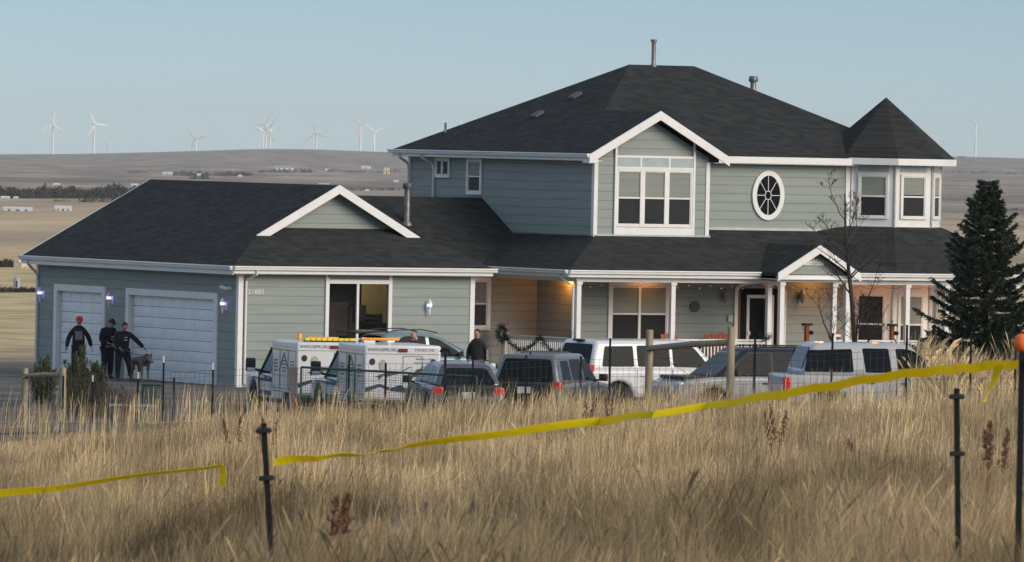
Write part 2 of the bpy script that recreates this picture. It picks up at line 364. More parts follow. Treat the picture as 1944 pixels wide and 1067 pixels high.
b = MB(); b.slab([(x, y, 4.74) for x, y, z in octv(RT+.03, 0)], (0, 0, .12)); b.build('flashing', mat('pale_flashing', (.42, .46, .44), .6), house)
# foundation strip
for q_ in ((-.02, 7.82, -.02, .05, -.4, .1), (-.02, .05, 6.9, 8.2, -.4, .1), (-.02, .05, 11.55, 12.72, -.4, .1), (-.02, .05, .05, 1.2, -.4, .1)): B('foundation', mat('concrete', (.3, .3, .29), .9, .1, 3), q_)

# roofs -------------------------------------------------
RTH = (0, 0, -.10)
def roofslab(name, polys, th=RTH):
    b = MB()
    for p in polys: b.slab(p, th)
    return b.build(name, M_ROOF, house)
ge, gr = 3.5, 5.84; k = (gr-ge)/4.3
def gzr(u): return ge+k*(u+.4)
roofslab('garage_roof', [
    [(-.4, -.4, ge), (1.3, 1.3, gzr(1.3)), (1.3, 1.2, gzr(1.3)), (3.9, 1.2, gr), (3.9, 12.95, gr), (-.4, 12.95, ge)],
    [(8.2, -.4, ge), (8.2, 12.95, ge), (3.9, 12.95, gr), (3.9, 1.2, gr), (6.5, 1.2, gzr(1.3)), (6.5, 1.3, gzr(1.3))]])
roofslab('garage_roof', [[(-.4, -.4, ge+.002), (8.2, -.4, ge+.002), (6.45, 1.35, gzr(1.35)), (6.0, 1.8, gzr(1.8)), (1.8, 1.8, gzr(1.8)), (1.35, 1.35, gzr(1.35))]])
# connector roof
ck = .54
roofslab('connector_roof', [[(4.5, 5.1, 4.43-ck*2.0), (13.3, 5.1, 4.43-ck*2.0), (13.3, 9.05, 5.48), (4.5, 9.05, 5.48)],
    [(4.5, 9.05, 5.48), (13.3, 9.05, 5.48), (13.3, 13.0, 3.4), (4.5, 13.0, 3.4)]])
# main roof: hips
e, rz_ = 6.9, 9.65
r0, r1, rv = 17.95, 20.3, 8.2
roofslab('main_roof', [
    [(12.9, 2.5, e), (12.9, 2.0, e), (15.3, 2.0, 8.205), (15.3, 5.2, 8.205), (r0, rv, rz_), (12.9, 13.9, e)],
    [(12.9, 13.9, e), (r0, rv, rz_), (r1, rv, rz_), (25.4, 13.9, e)],
    [(25.4, 2.5, e), (25.4, 13.9, e), (r1, rv, rz_)]])
roofslab('main_roof', [[(15.3, 5.2, 8.2), (17.7, 2.5, e), (25.4, 2.5, e), (r1, rv, rz_), (r0, rv, rz_)], [(15.3, 2.0, 8.205), (17.7, 2.0, e), (17.7, 2.5, e), (15.3, 5.2, 8.205)]])
# turret cone
RO = (TA+.42)/math.cos(R_(22.5)); ov = octv(RO, e+.02); b = MB()
for i in range(8): b.slab([ov[i], ov[(i+1) % 8], (TC[0], TC[1], 8.8)], (0, 0, -.06))
b.build('turret_roof', M_ROOF, house)
# porch roof
pe, pz = 3.47, 4.70
PR = 27.6
def pzz(d): return pe+d*.443
roofslab('porch_roof', [
    [(11.1, .1, pe), (13.45, 2.45, pzz(2.35)), (13.45, 7.4, pzz(2.35)), (11.1, 5.2, pe)],
    [(11.1, .1, pe), (17.77, .1, pe), (19.17, .9, pzz(.8)), (20.57, .1, pe), (PR, .1, pe), (PR-2.8, 2.9, pz), (13.9, 2.9, pz)],
    [(PR, .1, pe), (PR, 9, pe), (PR-2.8, 9, pz), (PR-2.8, 2.9, pz)]])
roofslab('turret_apron_roof', [[(22.6, .1, 3.478), (26.1, .1, 3.478), (25.01, 1.9, 4.86), (23.67, 1.9, 4.86)], [(22.6, .1, 3.478), (23.67, 1.9, 4.86), (22.72, 2.85, 4.86), (21.5, 2.88, 4.71)],
    [(26.1, .1, 3.478), (27.0, 2.0, 4.32), (25.96, 2.85, 4.86), (25.01, 1.9, 4.86)]], (0, 0, -.05))
# porch gable roof
gp = 4.30
roofslab('porch_gable_roof', [[(17.72, -.95, pe), (19.17, -.95, gp), (19.17, 2.0, gp), (17.72, .15, pe)], [(20.62, -.95, pe), (20.62, .15, pe), (19.17, 2.0, gp), (19.17, -.95, gp)]])
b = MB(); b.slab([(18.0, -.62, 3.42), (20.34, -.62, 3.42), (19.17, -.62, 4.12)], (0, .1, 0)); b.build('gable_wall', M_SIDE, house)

# fascia, gutters, rakes ----------------------------------
def gutter(a, b_, out, name='gutter'):
    """K-style gutter run from a to b_, 'out' is the outward direction"""
    m = MB(); a = Vector(a); b_ = Vector(b_); o = Vector(out)
    prof = [(0, 0), (.115, 0), (.125, -.03), (.10, -.05), (.085, -.11), (0, -.12)]
    m.slab([tuple(a+o*x+Vector((0,0,z))) for x, z in prof], tuple(b_-a)); return m.build(name, M_TRIM, house)
def fascia(a, b_, out, h=.24, drop=.0):
    m = MB(); a = Vector(a)-Vector((0,0,drop)); b_ = Vector(b_)-Vector((0,0,drop)); o = Vector(out)*.03
    m.slab([tuple(a), tuple(b_), tuple(b_-Vector((0,0,h))), tuple(a-Vector((0,0,h)))], tuple(o)); return m.build('fascia', M_TRIM, house)
L_, F_, R__ = (-1, 0, 0), (0, -1, 0), (1, 0, 0)
fascia((-.4, -.4, ge-.02), (-.4, 12.95, ge-.02), L_); gutter((-.43, -.43, ge-.01), (-.43, 12.95, ge-.01), L_)
fascia((-.4, -.4, ge-.02), (8.2, -.4, ge-.02), F_, .2); gutter((-.43, -.43, ge-.01), (8.3, -.43, ge-.01), F_)
fascia((12.9, 2.0, e-.01), (12.9, 13.9, e-.01), L_, .2); gutter((12.87, 1.97, e-.0), (12.87, 14.0, e-.0), L_)
fascia((17.7, 2.5, e-.0), (22.6, 2.5, e-.0), F_, .2)
ovf = octv(RO, e+.03)
for i in range(8):
    p, q = Vector(ovf[i]), Vector(ovf[(i+1) % 8]); mid = (p+q)/2-Vector((TC[0], TC[1], e)); mid.z = 0; mid.normalize()
    fascia(p-(q-p).normalized()*.012, q+(q-p).normalized()*.012, tuple(mid), .2)
b = MB(); b.slab([(x, y, e-.12) for x, y, z in octv(RO-.02, 0)], (0, 0, -.02)); b.build('soffit', M_TRIM, house)
fascia((11.1, .1, pe-.01), (11.1, 5.2, pe-.01), L_, .2); gutter((11.07, .07, pe), (11.07, 4.7, pe), L_)
fascia((11.1, .1, pe-.01), (17.75, .1, pe-.01), F_, .2); gutter((11.07, .07, pe), (17.72, .07, pe), F_)
fascia((20.6, .1, pe-.01), (PR, .1, pe-.01), F_, .2); gutter((20.62, .07, pe), (PR+.03, .07, pe), F_)
fascia((PR, .1, pe-.01), (PR, 9, pe-.01), R__, .2)
def rake(p, q, v, w=.2, t=.05, ends=0):
    """barge board on a gable: p, q = (u, z) top edge"""
    m = MB(); d = Vector((q[0]-p[0], 0, q[1]-p[1])).normalized()
    m.slab([(p[0], v, p[1]), (q[0], v, q[1]), (q[0], v, q[1]-w*1.12), (p[0], v, p[1]-w*1.12)], (0, -t, 0)); return m.build('rake_board', M_TRIM, house)
rake((1.18, gzr(1.18)), (3.9, gr+.01), 1.2, .23); rake((6.62, gzr(1.18)), (3.9, gr+.01), 1.198, .23)
rake((12.84, 6.87), (15.3, 8.215), 2.0, .24); rake((17.76, 6.87), (15.3, 8.215), 1.998, .24)
rake((17.7, pe+.0), (19.17, gp+.01), -.95, .22); rake((20.64, pe+.0), (19.17, gp+.01), -.952, .22)
rake((-.42, ge), (3.9, gr), 12.99, .2); rake((8.2, ge), (3.9, gr), 12.99, .2)
B('rake_return', M_TRIM, (12.86, 13.15, 1.96, 2.4, 6.62, 6.86), bevel=.01)
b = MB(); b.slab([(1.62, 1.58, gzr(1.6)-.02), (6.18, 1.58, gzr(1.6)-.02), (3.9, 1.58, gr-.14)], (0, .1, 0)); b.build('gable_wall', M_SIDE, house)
# soffits
def soff(*bx): B('soffit', M_TRIM, *bx)
soff((-.4, 0, -.4, 12.7, 3.26, 3.28), (0, 8.2, -.4, 0, 3.26, 3.28), (12.9, 13.3, 2.0, 13.9, 6.68, 6.70), (17.32, 22.8, 2.5, 2.9, 6.68, 6.70))
B('porch_ceiling', M_TRIM, (11.15, PR-.05, .15, 2.9, 3.27, 3.29), (11.15, 13.1, 2.9, 5.3, 3.27, 3.29), (17.75, 20.6, -.9, .15, 3.27, 3.29), (25.4, PR-.05, 2.9, 9, 3.27, 3.29))
# frieze beam of porch
B('porch_beam', M_TRIM, (11.5, 17.95, .33, .47, 3.12, 3.27), (20.5, PR-.4, .33, .47, 3.12, 3.27), (11.5, 11.64, .47, 5.3, 3.12, 3.27), (17.9, 20.5, -.7, -.55, 3.2, 3.40))
# flashing where walls meet the porch roof
B('flashing', mat('pale_flashing', (.42, .46, .44), .6), (13.25, 17.36, 2.34, 2.40, 4.36, 4.50), (17.3, 22.7, 2.84, 2.90, 4.64, 4.75), )
# corner trims
def vt(*bx): B('corner_trim', M_TRIM, *bx)
vt((-.03, .13, -.03, 0, -.1, 3.27)); vt((-.03, 0, 0, .12, -.1, 3.27)); vt((-.03, 0, 12.6, 12.73, -.1, 3.27)); vt((7.68, 7.83, -.03, 0, -.1, 3.27)); vt((7.8, 7.83, 0, .12, -.1, 3.27))
vt((13.27, 13.4, 2.37, 2.4, 4.45, 6.7)); vt((13.27, 13.3, 2.4, 2.52, 4.45, 6.7)); vt((17.2, 17.33, 2.37, 2.4, 4.45, 6.7)); vt((22.52, 22.68, 2.87, 2.9, 4.75, 6.68)); vt((13.27, 13.3, 13.45, 13.58, 4.5, 6.7))
vt((13.07, 13.2, 2.87, 2.9, 0.5, 3.2))

# windows ----------------------------------------------------
def window(u, v, ang, x0, x1, z0, z1, cols=1, rows=2, blind=.0, trim=.10, name='window', sill=True, screen=False, split=.5, mull=.045):
    """double hung window on a wall; local x along the wall seen from outside, -y outwards"""
    M = Matrix.Translation((u, v, 0)) @ Matrix.Rotation(ang, 4, 'Z')
    fr = MB(); fr.M = M; T = trim; D = -.055
    fr.box(x0-T, x0, D, 0, z0-T, z1+T); fr.box(x1, x1+T, D, 0, z0-T, z1+T)
    fr.box(x0, x1, D, 0, z1, z1+T); fr.box(x0, x1, D-.01, 0, z0-T, z0)
    w_ = (x1-x0)/cols; s_ = .03
    for i in range(cols):
        a = x0+i*w_; b_ = a+w_
        if i: fr.box(a-mull, a+mull, D-.005, 0, z0, z1)
        zm = z0+(z1-z0)*split
        fr.box(a, a+s_, -.04, 0, z0, z1); fr.box(b_-s_, b_, -.04, 0, z0, z1); fr.box(a+s_, b_-s_, -.04, 0, z0, z0+s_); fr.box(a+s_, b_-s_, -.04, 0, z1-s_, z1)
        if rows > 1: fr.box(a+s_, b_-s_, -.043, 0, zm-.025, zm+.025)
    f = fr.build(name, M_TRIM, house, bevel=.006, seg=1)
    p = MB(); p.M = M; p.box(x0+.01, x1-.01, -.024, -.020, z0+.01, z1-.01); p.build('pane', M_GLASS, f)
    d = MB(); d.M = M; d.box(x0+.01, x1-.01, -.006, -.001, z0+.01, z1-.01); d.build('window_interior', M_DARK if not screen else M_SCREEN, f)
    if blind:
        q = MB(); q.M = M; q.box(x0+.02, x1-.02, -.016, -.008, z1-(z1-z0)*blind, z1-.01); q.build('blind', M_BLIND, f)
    return f
window(0, 2.4, 0, 14.10, 16.66, 4.80, 6.40, 3, 2, .5, .07, split=.5, mull=.085)           # triple window in the gable bay
B('window_surround', M_TRIM, (13.97, 14.04, 2.33, 2.39, 4.5, 7.30), (16.72, 16.79, 2.33, 2.39, 4.5, 7.30), (14.04, 16.72, 2.335, 2.39, 6.80, 6.87), (14.04, 16.72, 2.335, 2.39, 6.47, 6.53),
  (14.04, 16.72, 2.335, 2.39, 4.5, 4.72), (14.85, 14.91, 2.34, 2.39, 6.53, 6.80), (15.85, 15.91, 2.34, 2.39, 6.53, 6.80))
window(13.3, 11.45, -PI/2, -.36, .36, 6.14, 6.58, 2, 1, 0, .09)       # small slider, left wall
window(13.3, 9.5, -PI/2, -.36, .36, 5.66, 6.58, 1, 2, .45, .10)
window(0, 5.3, 0, 10.55, 11.35, 1.65, 3.0, 1, 2, .5, .12, screen=True)   # connector window
window(0, 2.9, 0, 14.28, 16.2, 1.30, 2.93, 2, 2, .52, .13, split=.5)    # porch picture window
for k in range(4):
    ang = R_(-45+45*k); mid = R_(-135+45*k)
    cu, cv = TC[0]+TA*math.cos(mid), TC[1]+TA*math.sin(mid)
    window(cu, cv, ang, -.40, .40, 5.16, 6.38, 1, 2, .45 if k else .5, .075)
    M = Matrix.Translation((cu, cv, 0)) @ Matrix.Rotation(ang, 4, 'Z')
    q = MB(); q.M = M; q.box(-.47, .47, -.02, 0, 6.52, 6.76); q.build('frieze_panel', mat('pale_transom', (.34, .39, .38), .25), house)
    window(TC[0]+(TA-.01)*math.cos(mid), TC[1]+(TA-.01)*math.sin(mid), ang, -.40, .40, 1.0, 2.75, 1, 2, .0 if k == 0 else .5, .075)
    for z0_, z1_, rr in ((.5, 3.15, RT-.005), (4.36, 6.7, RT+.005)):
        q = MB()
        for a in (-157.5+45*k, -157.5+45*(k+1)):
            x, y = TC[0]+rr*math.cos(R_(a)), TC[1]+rr*math.sin(R_(a)); q.lathe([(.035, z0_), (.035, z1_)], (x, y, 0), 8)
        q.build('corner_trim', M_TRIM, house)
# oval window
def ovalring(cu, cz, a, b_, w_, v0, v1, n=40):
    m = MB(); vs = []; fs = []
    for i in range(n):
        t = 2*PI*i/n; c, s = math.cos(t), math.sin(t)
        for (A, Bv, v) in ((a+w_, b_+w_, v1), (a+w_, b_+w_, v0), (a, b_, v0), (a, b_, v1)): vs.append((cu+A*c, v, cz+Bv*s))
    for i in range(n):
        j = (i+1) % n
        for q in range(4): fs.append((i*4+q, j*4+q, j*4+(q+1) % 4, i*4+(q+1) % 4))
    return m.add(vs, fs)
cu, cz, oa, ob = 19.72, 5.74, .42, .60
rg = ovalring(cu, cz, oa, ob, .15, 2.83, 2.9).build('oval_window', M_TRIM, house, smooth=False)
b = MB(); b.slab([(cu+oa*math.cos(2*PI*i/32), 2.872, cz+ob*math.sin(2*PI*i/32)) for i in range(32)], (0, .004, 0)); b.build('pane', M_CARGLASS, rg)
b = MB(); b.slab([(cu+oa*math.cos(2*PI*i/32), 2.89, cz+ob*math.sin(2*PI*i/32)) for i in range(32)], (0, .004, 0)); b.build('window_interior', M_DARK, rg)
b = ovalring(cu, cz, .10, .12, .02, 2.852, 2.87)
for i in range(8):
    t = PI/4*i; b.bar((cu+.11*math.cos(t), 2.861, cz+.13*math.sin(t)), (cu+oa*math.cos(t), 2.861, cz+ob*math.sin(t)), .018, .018, up=(0,1,0))
b.build('muntin', M_TRIM, rg)
# garage slider window: real opening, room behind
fr = MB()
fr.box(2.83, 2.95, -.06, .02, 1.27, 3.17); fr.box(4.92, 5.04, -.06, .02, 1.27, 3.17); fr.box(2.95, 4.92, -.06, .02, 3.0, 3.12); fr.box(2.95, 4.92, -.06, .02, 1.27, 1.42)
fr.box(3.87, 3.95, -.04, .03, 1.42, 3.0)
gw = fr.build('window', M_TRIM, house, bevel=.008)
B('window_surround', M_TRIM, (2.83, 2.91, -.03, -.001, 3.17, 3.26)); B('window_surround', M_TRIM, (4.96, 5.04, -.03, -.001, 3.17, 3.26))
for q_ in ((14.04, 14.85), (14.91, 15.85), (15.91, 16.72)): B('transom_pane', mat('pale_transom', (.34, .39, .38), .25, .05, 2), (q_[0]+.002, q_[1]-.002, 2.35, 2.39, 6.532, 6.798))
B('pane', M_GLASS, (2.95, 3.87, .04, .045, 1.42, 3.0), (3.95, 4.92, .04, .045, 1.42, 3.0), parent=gw)
B('room_wall', mat('room_plaster', (.42, .38, .24), .9, .1, 2), (1.5, 7.3, 4.5, 4.6, 0, 3.3), (7.3, 7.4, .3, 4.6, 0, 3.3), (1.5, 7.3, .3, 4.5, 3.3, 3.35))
B('room_wall', M_DARK, (1.4, 1.5, .3, 4.6, 0, 3.3), (1.5, 7.3, .3, 4.5, -.05, 0))
st = MB(); rr = random.Random(5)
for i in range(34):
    v_ = rr.uniform(1.2, 3.6); f_ = rr.random(); u_ = 3.0+f_*1.9+v_*.59; z_ = max(.9, 3.1-f_*1.5+rr.uniform(-.7, .0)); w_ = rr.uniform(.12, .4)
    st.M = Matrix.Translation((u_, v_, 0)) @ Matrix.Rotation(rr.uniform(0, 1.5), 4, 'Z'); st.box(-w_, w_, -w_*.6, w_*.6, z_-rr.uniform(.4, 1.2), z_)
st.M = Matrix.Identity(4); st.box(3.3, 4.9, 1.5, 1.9, 0, 3.2); st.build('storage_clutter', mat('storage_boxes', (.045, .038, .032), .8, .6, 1.2), house, bevel=.02)
pl = bpy.data.lights.new('room_lamp', 'POINT'); pl.energy = 22; pl.color = (1, .82, .5); pl.shadow_soft_size = .15
po = bpy.data.objects.new('room_lamp', pl); COL.objects.link(po); po.parent = house; po.location = (5.9, 3.2, 3.1)

# garage doors on left wall
def gdoor(va, vb, rows, cols, near_trim):
    f = MB(); T = .2
    f.box(-.06, .10, va-T, va, -.05, 2.47+T); f.box(-.06, .10, vb, vb+T, -.05, 2.47+T); f.box(-.06, .10, va, vb, 2.47, 2.47+T)
    fo = f.build('garage_door_frame', M_TRIM, house, bevel=.01)
    d = MB(); h = 2.47/rows
    for r in range(rows):
        d.box(.10, .14, va, vb, r*h+.008, (r+1)*h-.004)
        w_ = (vb-va)/cols
        for c in range(cols):
            a = va+c*w_+.09; bb = a+w_-.18; z0 = r*h+.07; z1 = (r+1)*h-.06
            d.slab([(.088, a+.03, z0+.03), (.088, bb-.03, z0+.03), (.088, bb-.03, z1-.03), (.088, a+.03, z1-.03)], (.012, 0, 0))
            d.box(.094, .10, a, bb, z0, z1)
    d.build('garage_door', M_DOORW, house, bevel=.006, seg=1)
gdoor(1.42, 6.68, 8, 8, 1); gdoor(8.4, 11.3, 8, 4, 1)
# entrance
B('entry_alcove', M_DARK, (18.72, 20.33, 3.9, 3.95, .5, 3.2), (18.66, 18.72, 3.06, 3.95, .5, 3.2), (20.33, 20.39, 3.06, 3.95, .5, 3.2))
ed = B('entry_frame', M_TRIM, (18.60, 18.72, 2.84, 2.9, .5, 2.85), (20.33, 20.45, 2.84, 2.9, .5, 2.85), bevel=.01)
b = MB()
pts = [(18.60, 2.85)]+[(19.525-.925*math.cos(t), 2.85+.32*math.sin(t)) for t in np.linspace(0, PI, 13)]+[(20.45, 2.85)]
inn = [(19.525-.80*math.cos(t), 2.85+.22*math.sin(t)) for t in np.linspace(0, PI, 13)]
out = pts[1:-1]
for i in range(12): b.slab([(out[i][0], 2.84, out[i][1]), (out[i+1][0], 2.84, out[i+1][1]), (inn[i+1][0], 2.84, inn[i+1][1]), (inn[i][0], 2.84, inn[i][1])], (0, .058, 0))
b.build('entry_arch', M_TRIM, house)
B('door', M_BROWN, (18.73, 18.86, 2.92, 3.85, .5, 2.9), (20.22, 20.32, 2.92, 3.85, .5, 2.9), (18.86, 19.05, 3.8, 3.86, .5, 2.9), bevel=.01)
sdm = Matrix.Translation((19.12, 3.0, 0)) @ Matrix.Rotation(R_(-8), 4, 'Z')
b = MB(); b.M = sdm; b.box(0, .09, -.03, .03, .5, 2.72); b.box(.81, .9, -.03, .03, .5, 2.72); b.box(.09, .81, -.03, .03, 2.62, 2.72); b.box(.09, .81, -.03, .03, .5, .68); b.box(.03, .12, -.06, -.03, 1.5, 1.62)
sdo = b.build('storm_door', M_TRIM, house, bevel=.006)
b = MB(); b.M = sdm; b.box(.09, .81, -.004, .004, .68, 2.62); b.build('pane', M_GLASS, sdo)
b = MB(); b.M = sdm; b.tube([(.06, -.05, 1.3), (.06, -.09, 1.35), (.06, -.09, 1.2), (.06, -.05, 1.15)], .012, 6); b.build('handle', M_BLACK, sdo)

# porch deck, columns, rails
B('porch_deck', mat('grey_deck', (.22, .21, .20), .8, .15, 3), (11.45, PR-.3, .2, 2.9, .34, .5), (11.45, 13.1, 2.9, 5.3, .34, .5), (17.8, 20.55, -.8, .2, .34, .5), (25.4, PR-.3, 2.9, 9, .34, .5))
B('porch_skirt', M_TRIM, (11.5, 17.8, .25, .3, -.1, .34), (20.55, PR-.35, .25, .3, -.1, .34), (11.5, 11.55, .3, 5.3, -.1, .34))
B('porch_step', mat('concrete', (.3, .3, .29), .9), (18.2, 20.2, -1.1, -.8, -.1, .34), (18.2, 20.2, -1.4, -1.1, -.1, .17))
def column(u, v, z1=3.15):
    b = MB(); b.box(u-.075, u+.075, v-.075, v+.075, .5, z1); b.box(u-.10, u+.10, v-.10, v+.10, .5, .72); b.box(u-.10, u+.10, v-.10, v+.10, z1-.12, z1-.001); b.build('porch_column', M_TRIM, house, bevel=.008)
for u in (11.60, 14.87, 18.26, 20.57, 23.2, 24.62, 27.2): column(u, .4)
for u in (18.05, 20.38): column(u, -.62, 3.2)
def rail(p, q, name='porch_railing'):
    p = Vector(p); q = Vector(q); L = (q-p).length; d = (q-p)/L; b = MB()
    b.bar(p+Vector((0,0,1.42)), q+Vector((0,0,1.42)), .09, .05); b.bar(p+Vector((0,0,1.34)), q+Vector((0,0,1.34)), .035, .07); b.bar(p+Vector((0,0,.6)), q+Vector((0,0,.6)), .04, .07)
    r_ = b.build(name, M_TRIM, house, bevel=.004, seg=1)
    b = MB(); n = int(L/.115)
    for i in range(1, n): c = p+d*(i*L/n); b.bar(c+Vector((0,0,.62)), c+Vector((0,0,1.32)), .038)
    tag(b.build('baluster', M_TRIM, r_), kind=None)
rail((11.6, .5, 0), (11.6, 4.55, 0)); rail((11.7, .4, 0), (14.78, .4, 0)); rail((14.96, .4, 0), (18.16, .4, 0)); rail((20.68, .4, 0), (23.1, .4, 0)); rail((23.3, .4, 0), (24.53, .4, 0)); rail((24.72, .4, 0), (27.1, .4, 0))
column(11.6, 4.62, 1.5)
# downspouts
def dsp(pts, r=.04):
    b = MB(); b.tube(pts, r, 6); b.build('downspout', M_TRIM, house)
dsp([(.33, -.47, ge-.13), (.33, -.45, ge-.24), (.22, -.07, ge-.42), (.2, -.06, 3.0), (.2, -.06, .1)])
dsp([(-.47, 12.5, ge-.13), (-.45, 12.5, ge-.24), (-.12, 12.6, ge-.5), (-.06, 12.6, 2.9), (-.06, 12.6, .1)])
dsp([(11.0, .5, pe-.13), (11.02, .5, pe-.2), (11.35, .48, pe-.42), (11.47, .45, 3.0), (11.47, .45, .2)])
dsp([(12.82, 12.0, e-.14), (12.85, 12.0, e-.24), (13.2, 11.95, e-.42), (13.24, 11.95, e-.6), (13.24, 11.95, 4.9)])
dsp([(12.82, 13.4, e-.14), (12.85, 13.4, e-.24), (13.2, 13.5, e-.42), (13.24, 13.5, e-.6), (13.24, 13.5, 4.3)])
# roof vents
def pipe(u, v, z0, z1, r, cap=True, name='vent_pipe'):
    b = MB(); b.lathe([(r*1.9, z0-.08), (r*1.9, z0), (r, z0+.1), (r, z1-.12), (r*1.15, z1-.12), (r*1.15, z1-.10), (r, z1-.1), (r, z1)], (u, v, 0), 14)
    if cap: b.lathe([(r*1.5, z1-.16), (r*1.6, z1-.14), (r*1.6, z1-.02), (r*1.2, z1+.02)], (u, v, 0), 14)
    b.build(name, M_METAL, house, smooth=True)
pipe(9.85, 7.6, 4.66, 5.88, .095, name='flue_pipe'); pipe(18.82, 8.2, 9.6, 10.40, .065, False)
b = MB(); b.lathe([(.10, 10.36), (.10, 10.44)], (18.82, 8.2, 0), 10); b.build('vent_cap', M_METAL, house)
pipe(21.9, 7.3, 8.75, 9.36, .09); pipe(13.9, 12.4, 7.3, 7.75, .035, False)
for uu, vv in ((14.95, 8.6), (16.05, 8.2)):
    zz = e+.5446*(uu-12.9); b = MB(); b.slab([(uu-.16, vv-.17, zz-.087), (uu+.16, vv-.17, zz+.087), (uu+.16, vv+.17, zz+.087), (uu-.16, vv+.17, zz-.087)], (-.02, 0, .09)); b.build('roof_vent', mat('dull_vent_metal', (.08, .08, .085), .6, metal=.2), house, bevel=.02)
# wall lamps with violet leds
M_LED = mat('violet_led', (.3, .25, .6), .4, emis=(.45, .35, 1.0), es=2.2)
M_LEDB = mat('blue_led', (.3, .45, .6), .4, emis=(.35, .6, 1.0), es=1.6)
def walllamp(u, v, z, ang, led, power=.25):
    M = Matrix.Translation((u, v, z)) @ Matrix.Rotation(ang, 4, 'Z')
    b = MB(); b.M = M; b.box(-.05, .05, -.02, 0, -.16, .08); b.tube([(0, -.02, -.08), (0, -.1, -.13), (0, -.14, -.05)], .014, 6); b.lathe([(.02, -.26), (.035, -.06), (.07, -.04), (.07, -.02)], (0, -.14, 0), 8); b.lathe([(.085, .06), (.05, .13), (.015, .19)], (0, -.14, 0), 8)
    o = b.build('wall_lamp', M_TRIM, house); c = MB(); c.M = M; c.lathe([(.065, -.02), (.075, .02), (.065, .06)], (0, -.14, 0), 10); c.build('lamp_glass', led, o)
    l = bpy.data.lights.new('lamp_glow', 'POINT'); l.energy = power; l.color = led.node_tree.nodes['Principled BSDF'].inputs['Emission Color'].default_value[:3]; l.shadow_soft_size = .08
    lo = bpy.data.objects.new('lamp_glow', l); COL.objects.link(lo); lo.parent = house; lo.location = M @ Vector((0, -.28, .03))
walllamp(0, 12.25, 2.36, -PI/2, M_LED); walllamp(0, 7.78, 2.33, -PI/2, M_LED); walllamp(0, .72, 2.36, -PI/2, M_LED); walllamp(6.25, 0, 2.38, 0, M_LEDB, .15)
# camera on garage wall
b = MB(); b.box(-.08, 0, .42, .5, 2.78, 2.88); b.tube([(-.08, .46, 2.83), (-.16, .5, 2.83)], .02, 6); b.tube([(-.16, .5, 2.83), (-.2, .74, 2.86)], [.045, .05], 10); b.build('security_camera', M_TRIM, house)
b = MB(); b.tube([(-.2, .74, 2.86), (-.203, .76, 2.862)], [.04, .04], 10); b.build('camera_lens', M_BLACK, house)
# house number
text('21885', .19, M_TRIM, house, Matrix.Translation((.28, -.012, 2.68)) @ UPR @ Matrix.Rotation(0, 4, 'Z'), 'house_number', .006, sx=1.15)
# porch ceiling lamps
M_BULB = mat('warm_bulb', (.9, .6, .3), .4, emis=(1, .5, .16), es=2.5)
def plamp(u, v, en, col=(1, .50, .18), z=3.2):
    b = MB(); b.lathe([(.09, 3.27), (.10, 3.25), (.07, 3.2), (.02, 3.18)], (u, v, 0), 12); b.build('porch_lamp', M_BULB, house)
    l = bpy.data.lights.new('porch_lamp_light', 'POINT'); l.energy = en; l.color = col; l.shadow_soft_size = .14
    lo = bpy.data.objects.new('porch_lamp_light', l); COL.objects.link(lo); lo.parent = house; lo.location = (u, v, z-.08)
plamp(12.9, 3.3, 28, (1, .33, .04)); plamp(15.4, 2.4, 5, (1, .36, .07)); plamp(21.3, 2.3, 13, (1, .38, .08)); plamp(22.75, 1.4, 7, (1, .40, .16)); plamp(25.3, 1.0, 10, (1, .42, .18))
# string of little lights under porch beam
b = MB(); P = []
for i in range(70):
    u = 11.7+i*.19
    if 17.9 < u < 20.5: v = -.5
    else: v = .5
    z = 3.06-.07*abs(math.sin(i*PI/4.0)); P.append((u, v, z))
b.tube(P, .005, 4); sw = b.build('string_lights', M_BLACK, house)
b = MB()
for i, p in enumerate(P):
    if i % 2 == 0: b.ball((p[0], p[1], p[2]-.03), .013, 5)
b.build('light_bulb', mat('string_bulb', (.9, .9, .85), .3, emis=(1, .9, .75), es=.1), sw)
# wall things
b = MB(); b.lathe([(.17, 0), (.17, .03), (.03, .05)], (17.2, 2.85, 2.35), 16, 'y'); b.build('wall_medallion', mat('bronze_dark', (.05, .045, .035), .5, .4, 20), house)
B('utility_box', mat('beige_plastic', (.5, .47, .38), .6), (18.37, 18.53, 2.82, 2.9, 1.9, 2.1), bevel=.01)
for u in (18.2, 20.95):
    b = MB(); b.M = Matrix.Translation((u, 2.74, 2.68)); b.lathe([(.02, -.2), (.05, -.15), (.10, .08), (.08, .15), (.02, .22)], (0, 0, 0), 10); b.box(-.03, .03, 0, .16, -.05, .1); b.build('porch_sconce', mat('pewter', (.2, .2, .2), .5, metal=.3), house)
# ornament in porch pediment
b = MB(); n = 9
for i in range(n):
    t = PI*i/(n-1); b.bar((19.17, -.635, 3.72), (19.17+.36*math.cos(t), -.635, 3.72+.17*math.sin(t)+.02), .05, .012, up=(0, 1, 0))
b.slab([(18.78, -.64, 3.70), (19.56, -.64, 3.70), (19.4, -.64, 3.75), (18.94, -.64, 3.75)], (0, .012, 0)); b.build('pediment_ornament', M_TRIM, house)

# ------------------------------------------------------------------ haze
hz = MB(); hz.box(-9800, 9800, -60, 21900, -95, 75); hzo = hz.build('haze', None)
hm = bpy.data.materials.new('haze_air'); hm.use_nodes = True; t = hm.node_tree; t.nodes.clear()
pv = t.nodes.new('ShaderNodeVolumePrincipled'); ou = t.nodes.new('ShaderNodeOutputMaterial'); t.links.new(pv.outputs[0], ou.inputs['Volume'])
pv.inputs['Color'].default_value = (.80, .89, .92, 1); pv.inputs['Density'].default_value = 2.8e-5; pv.inputs['Anisotropy'].default_value = 0
hzo.data.materials.append(hm); tag(hzo, kind='stuff')

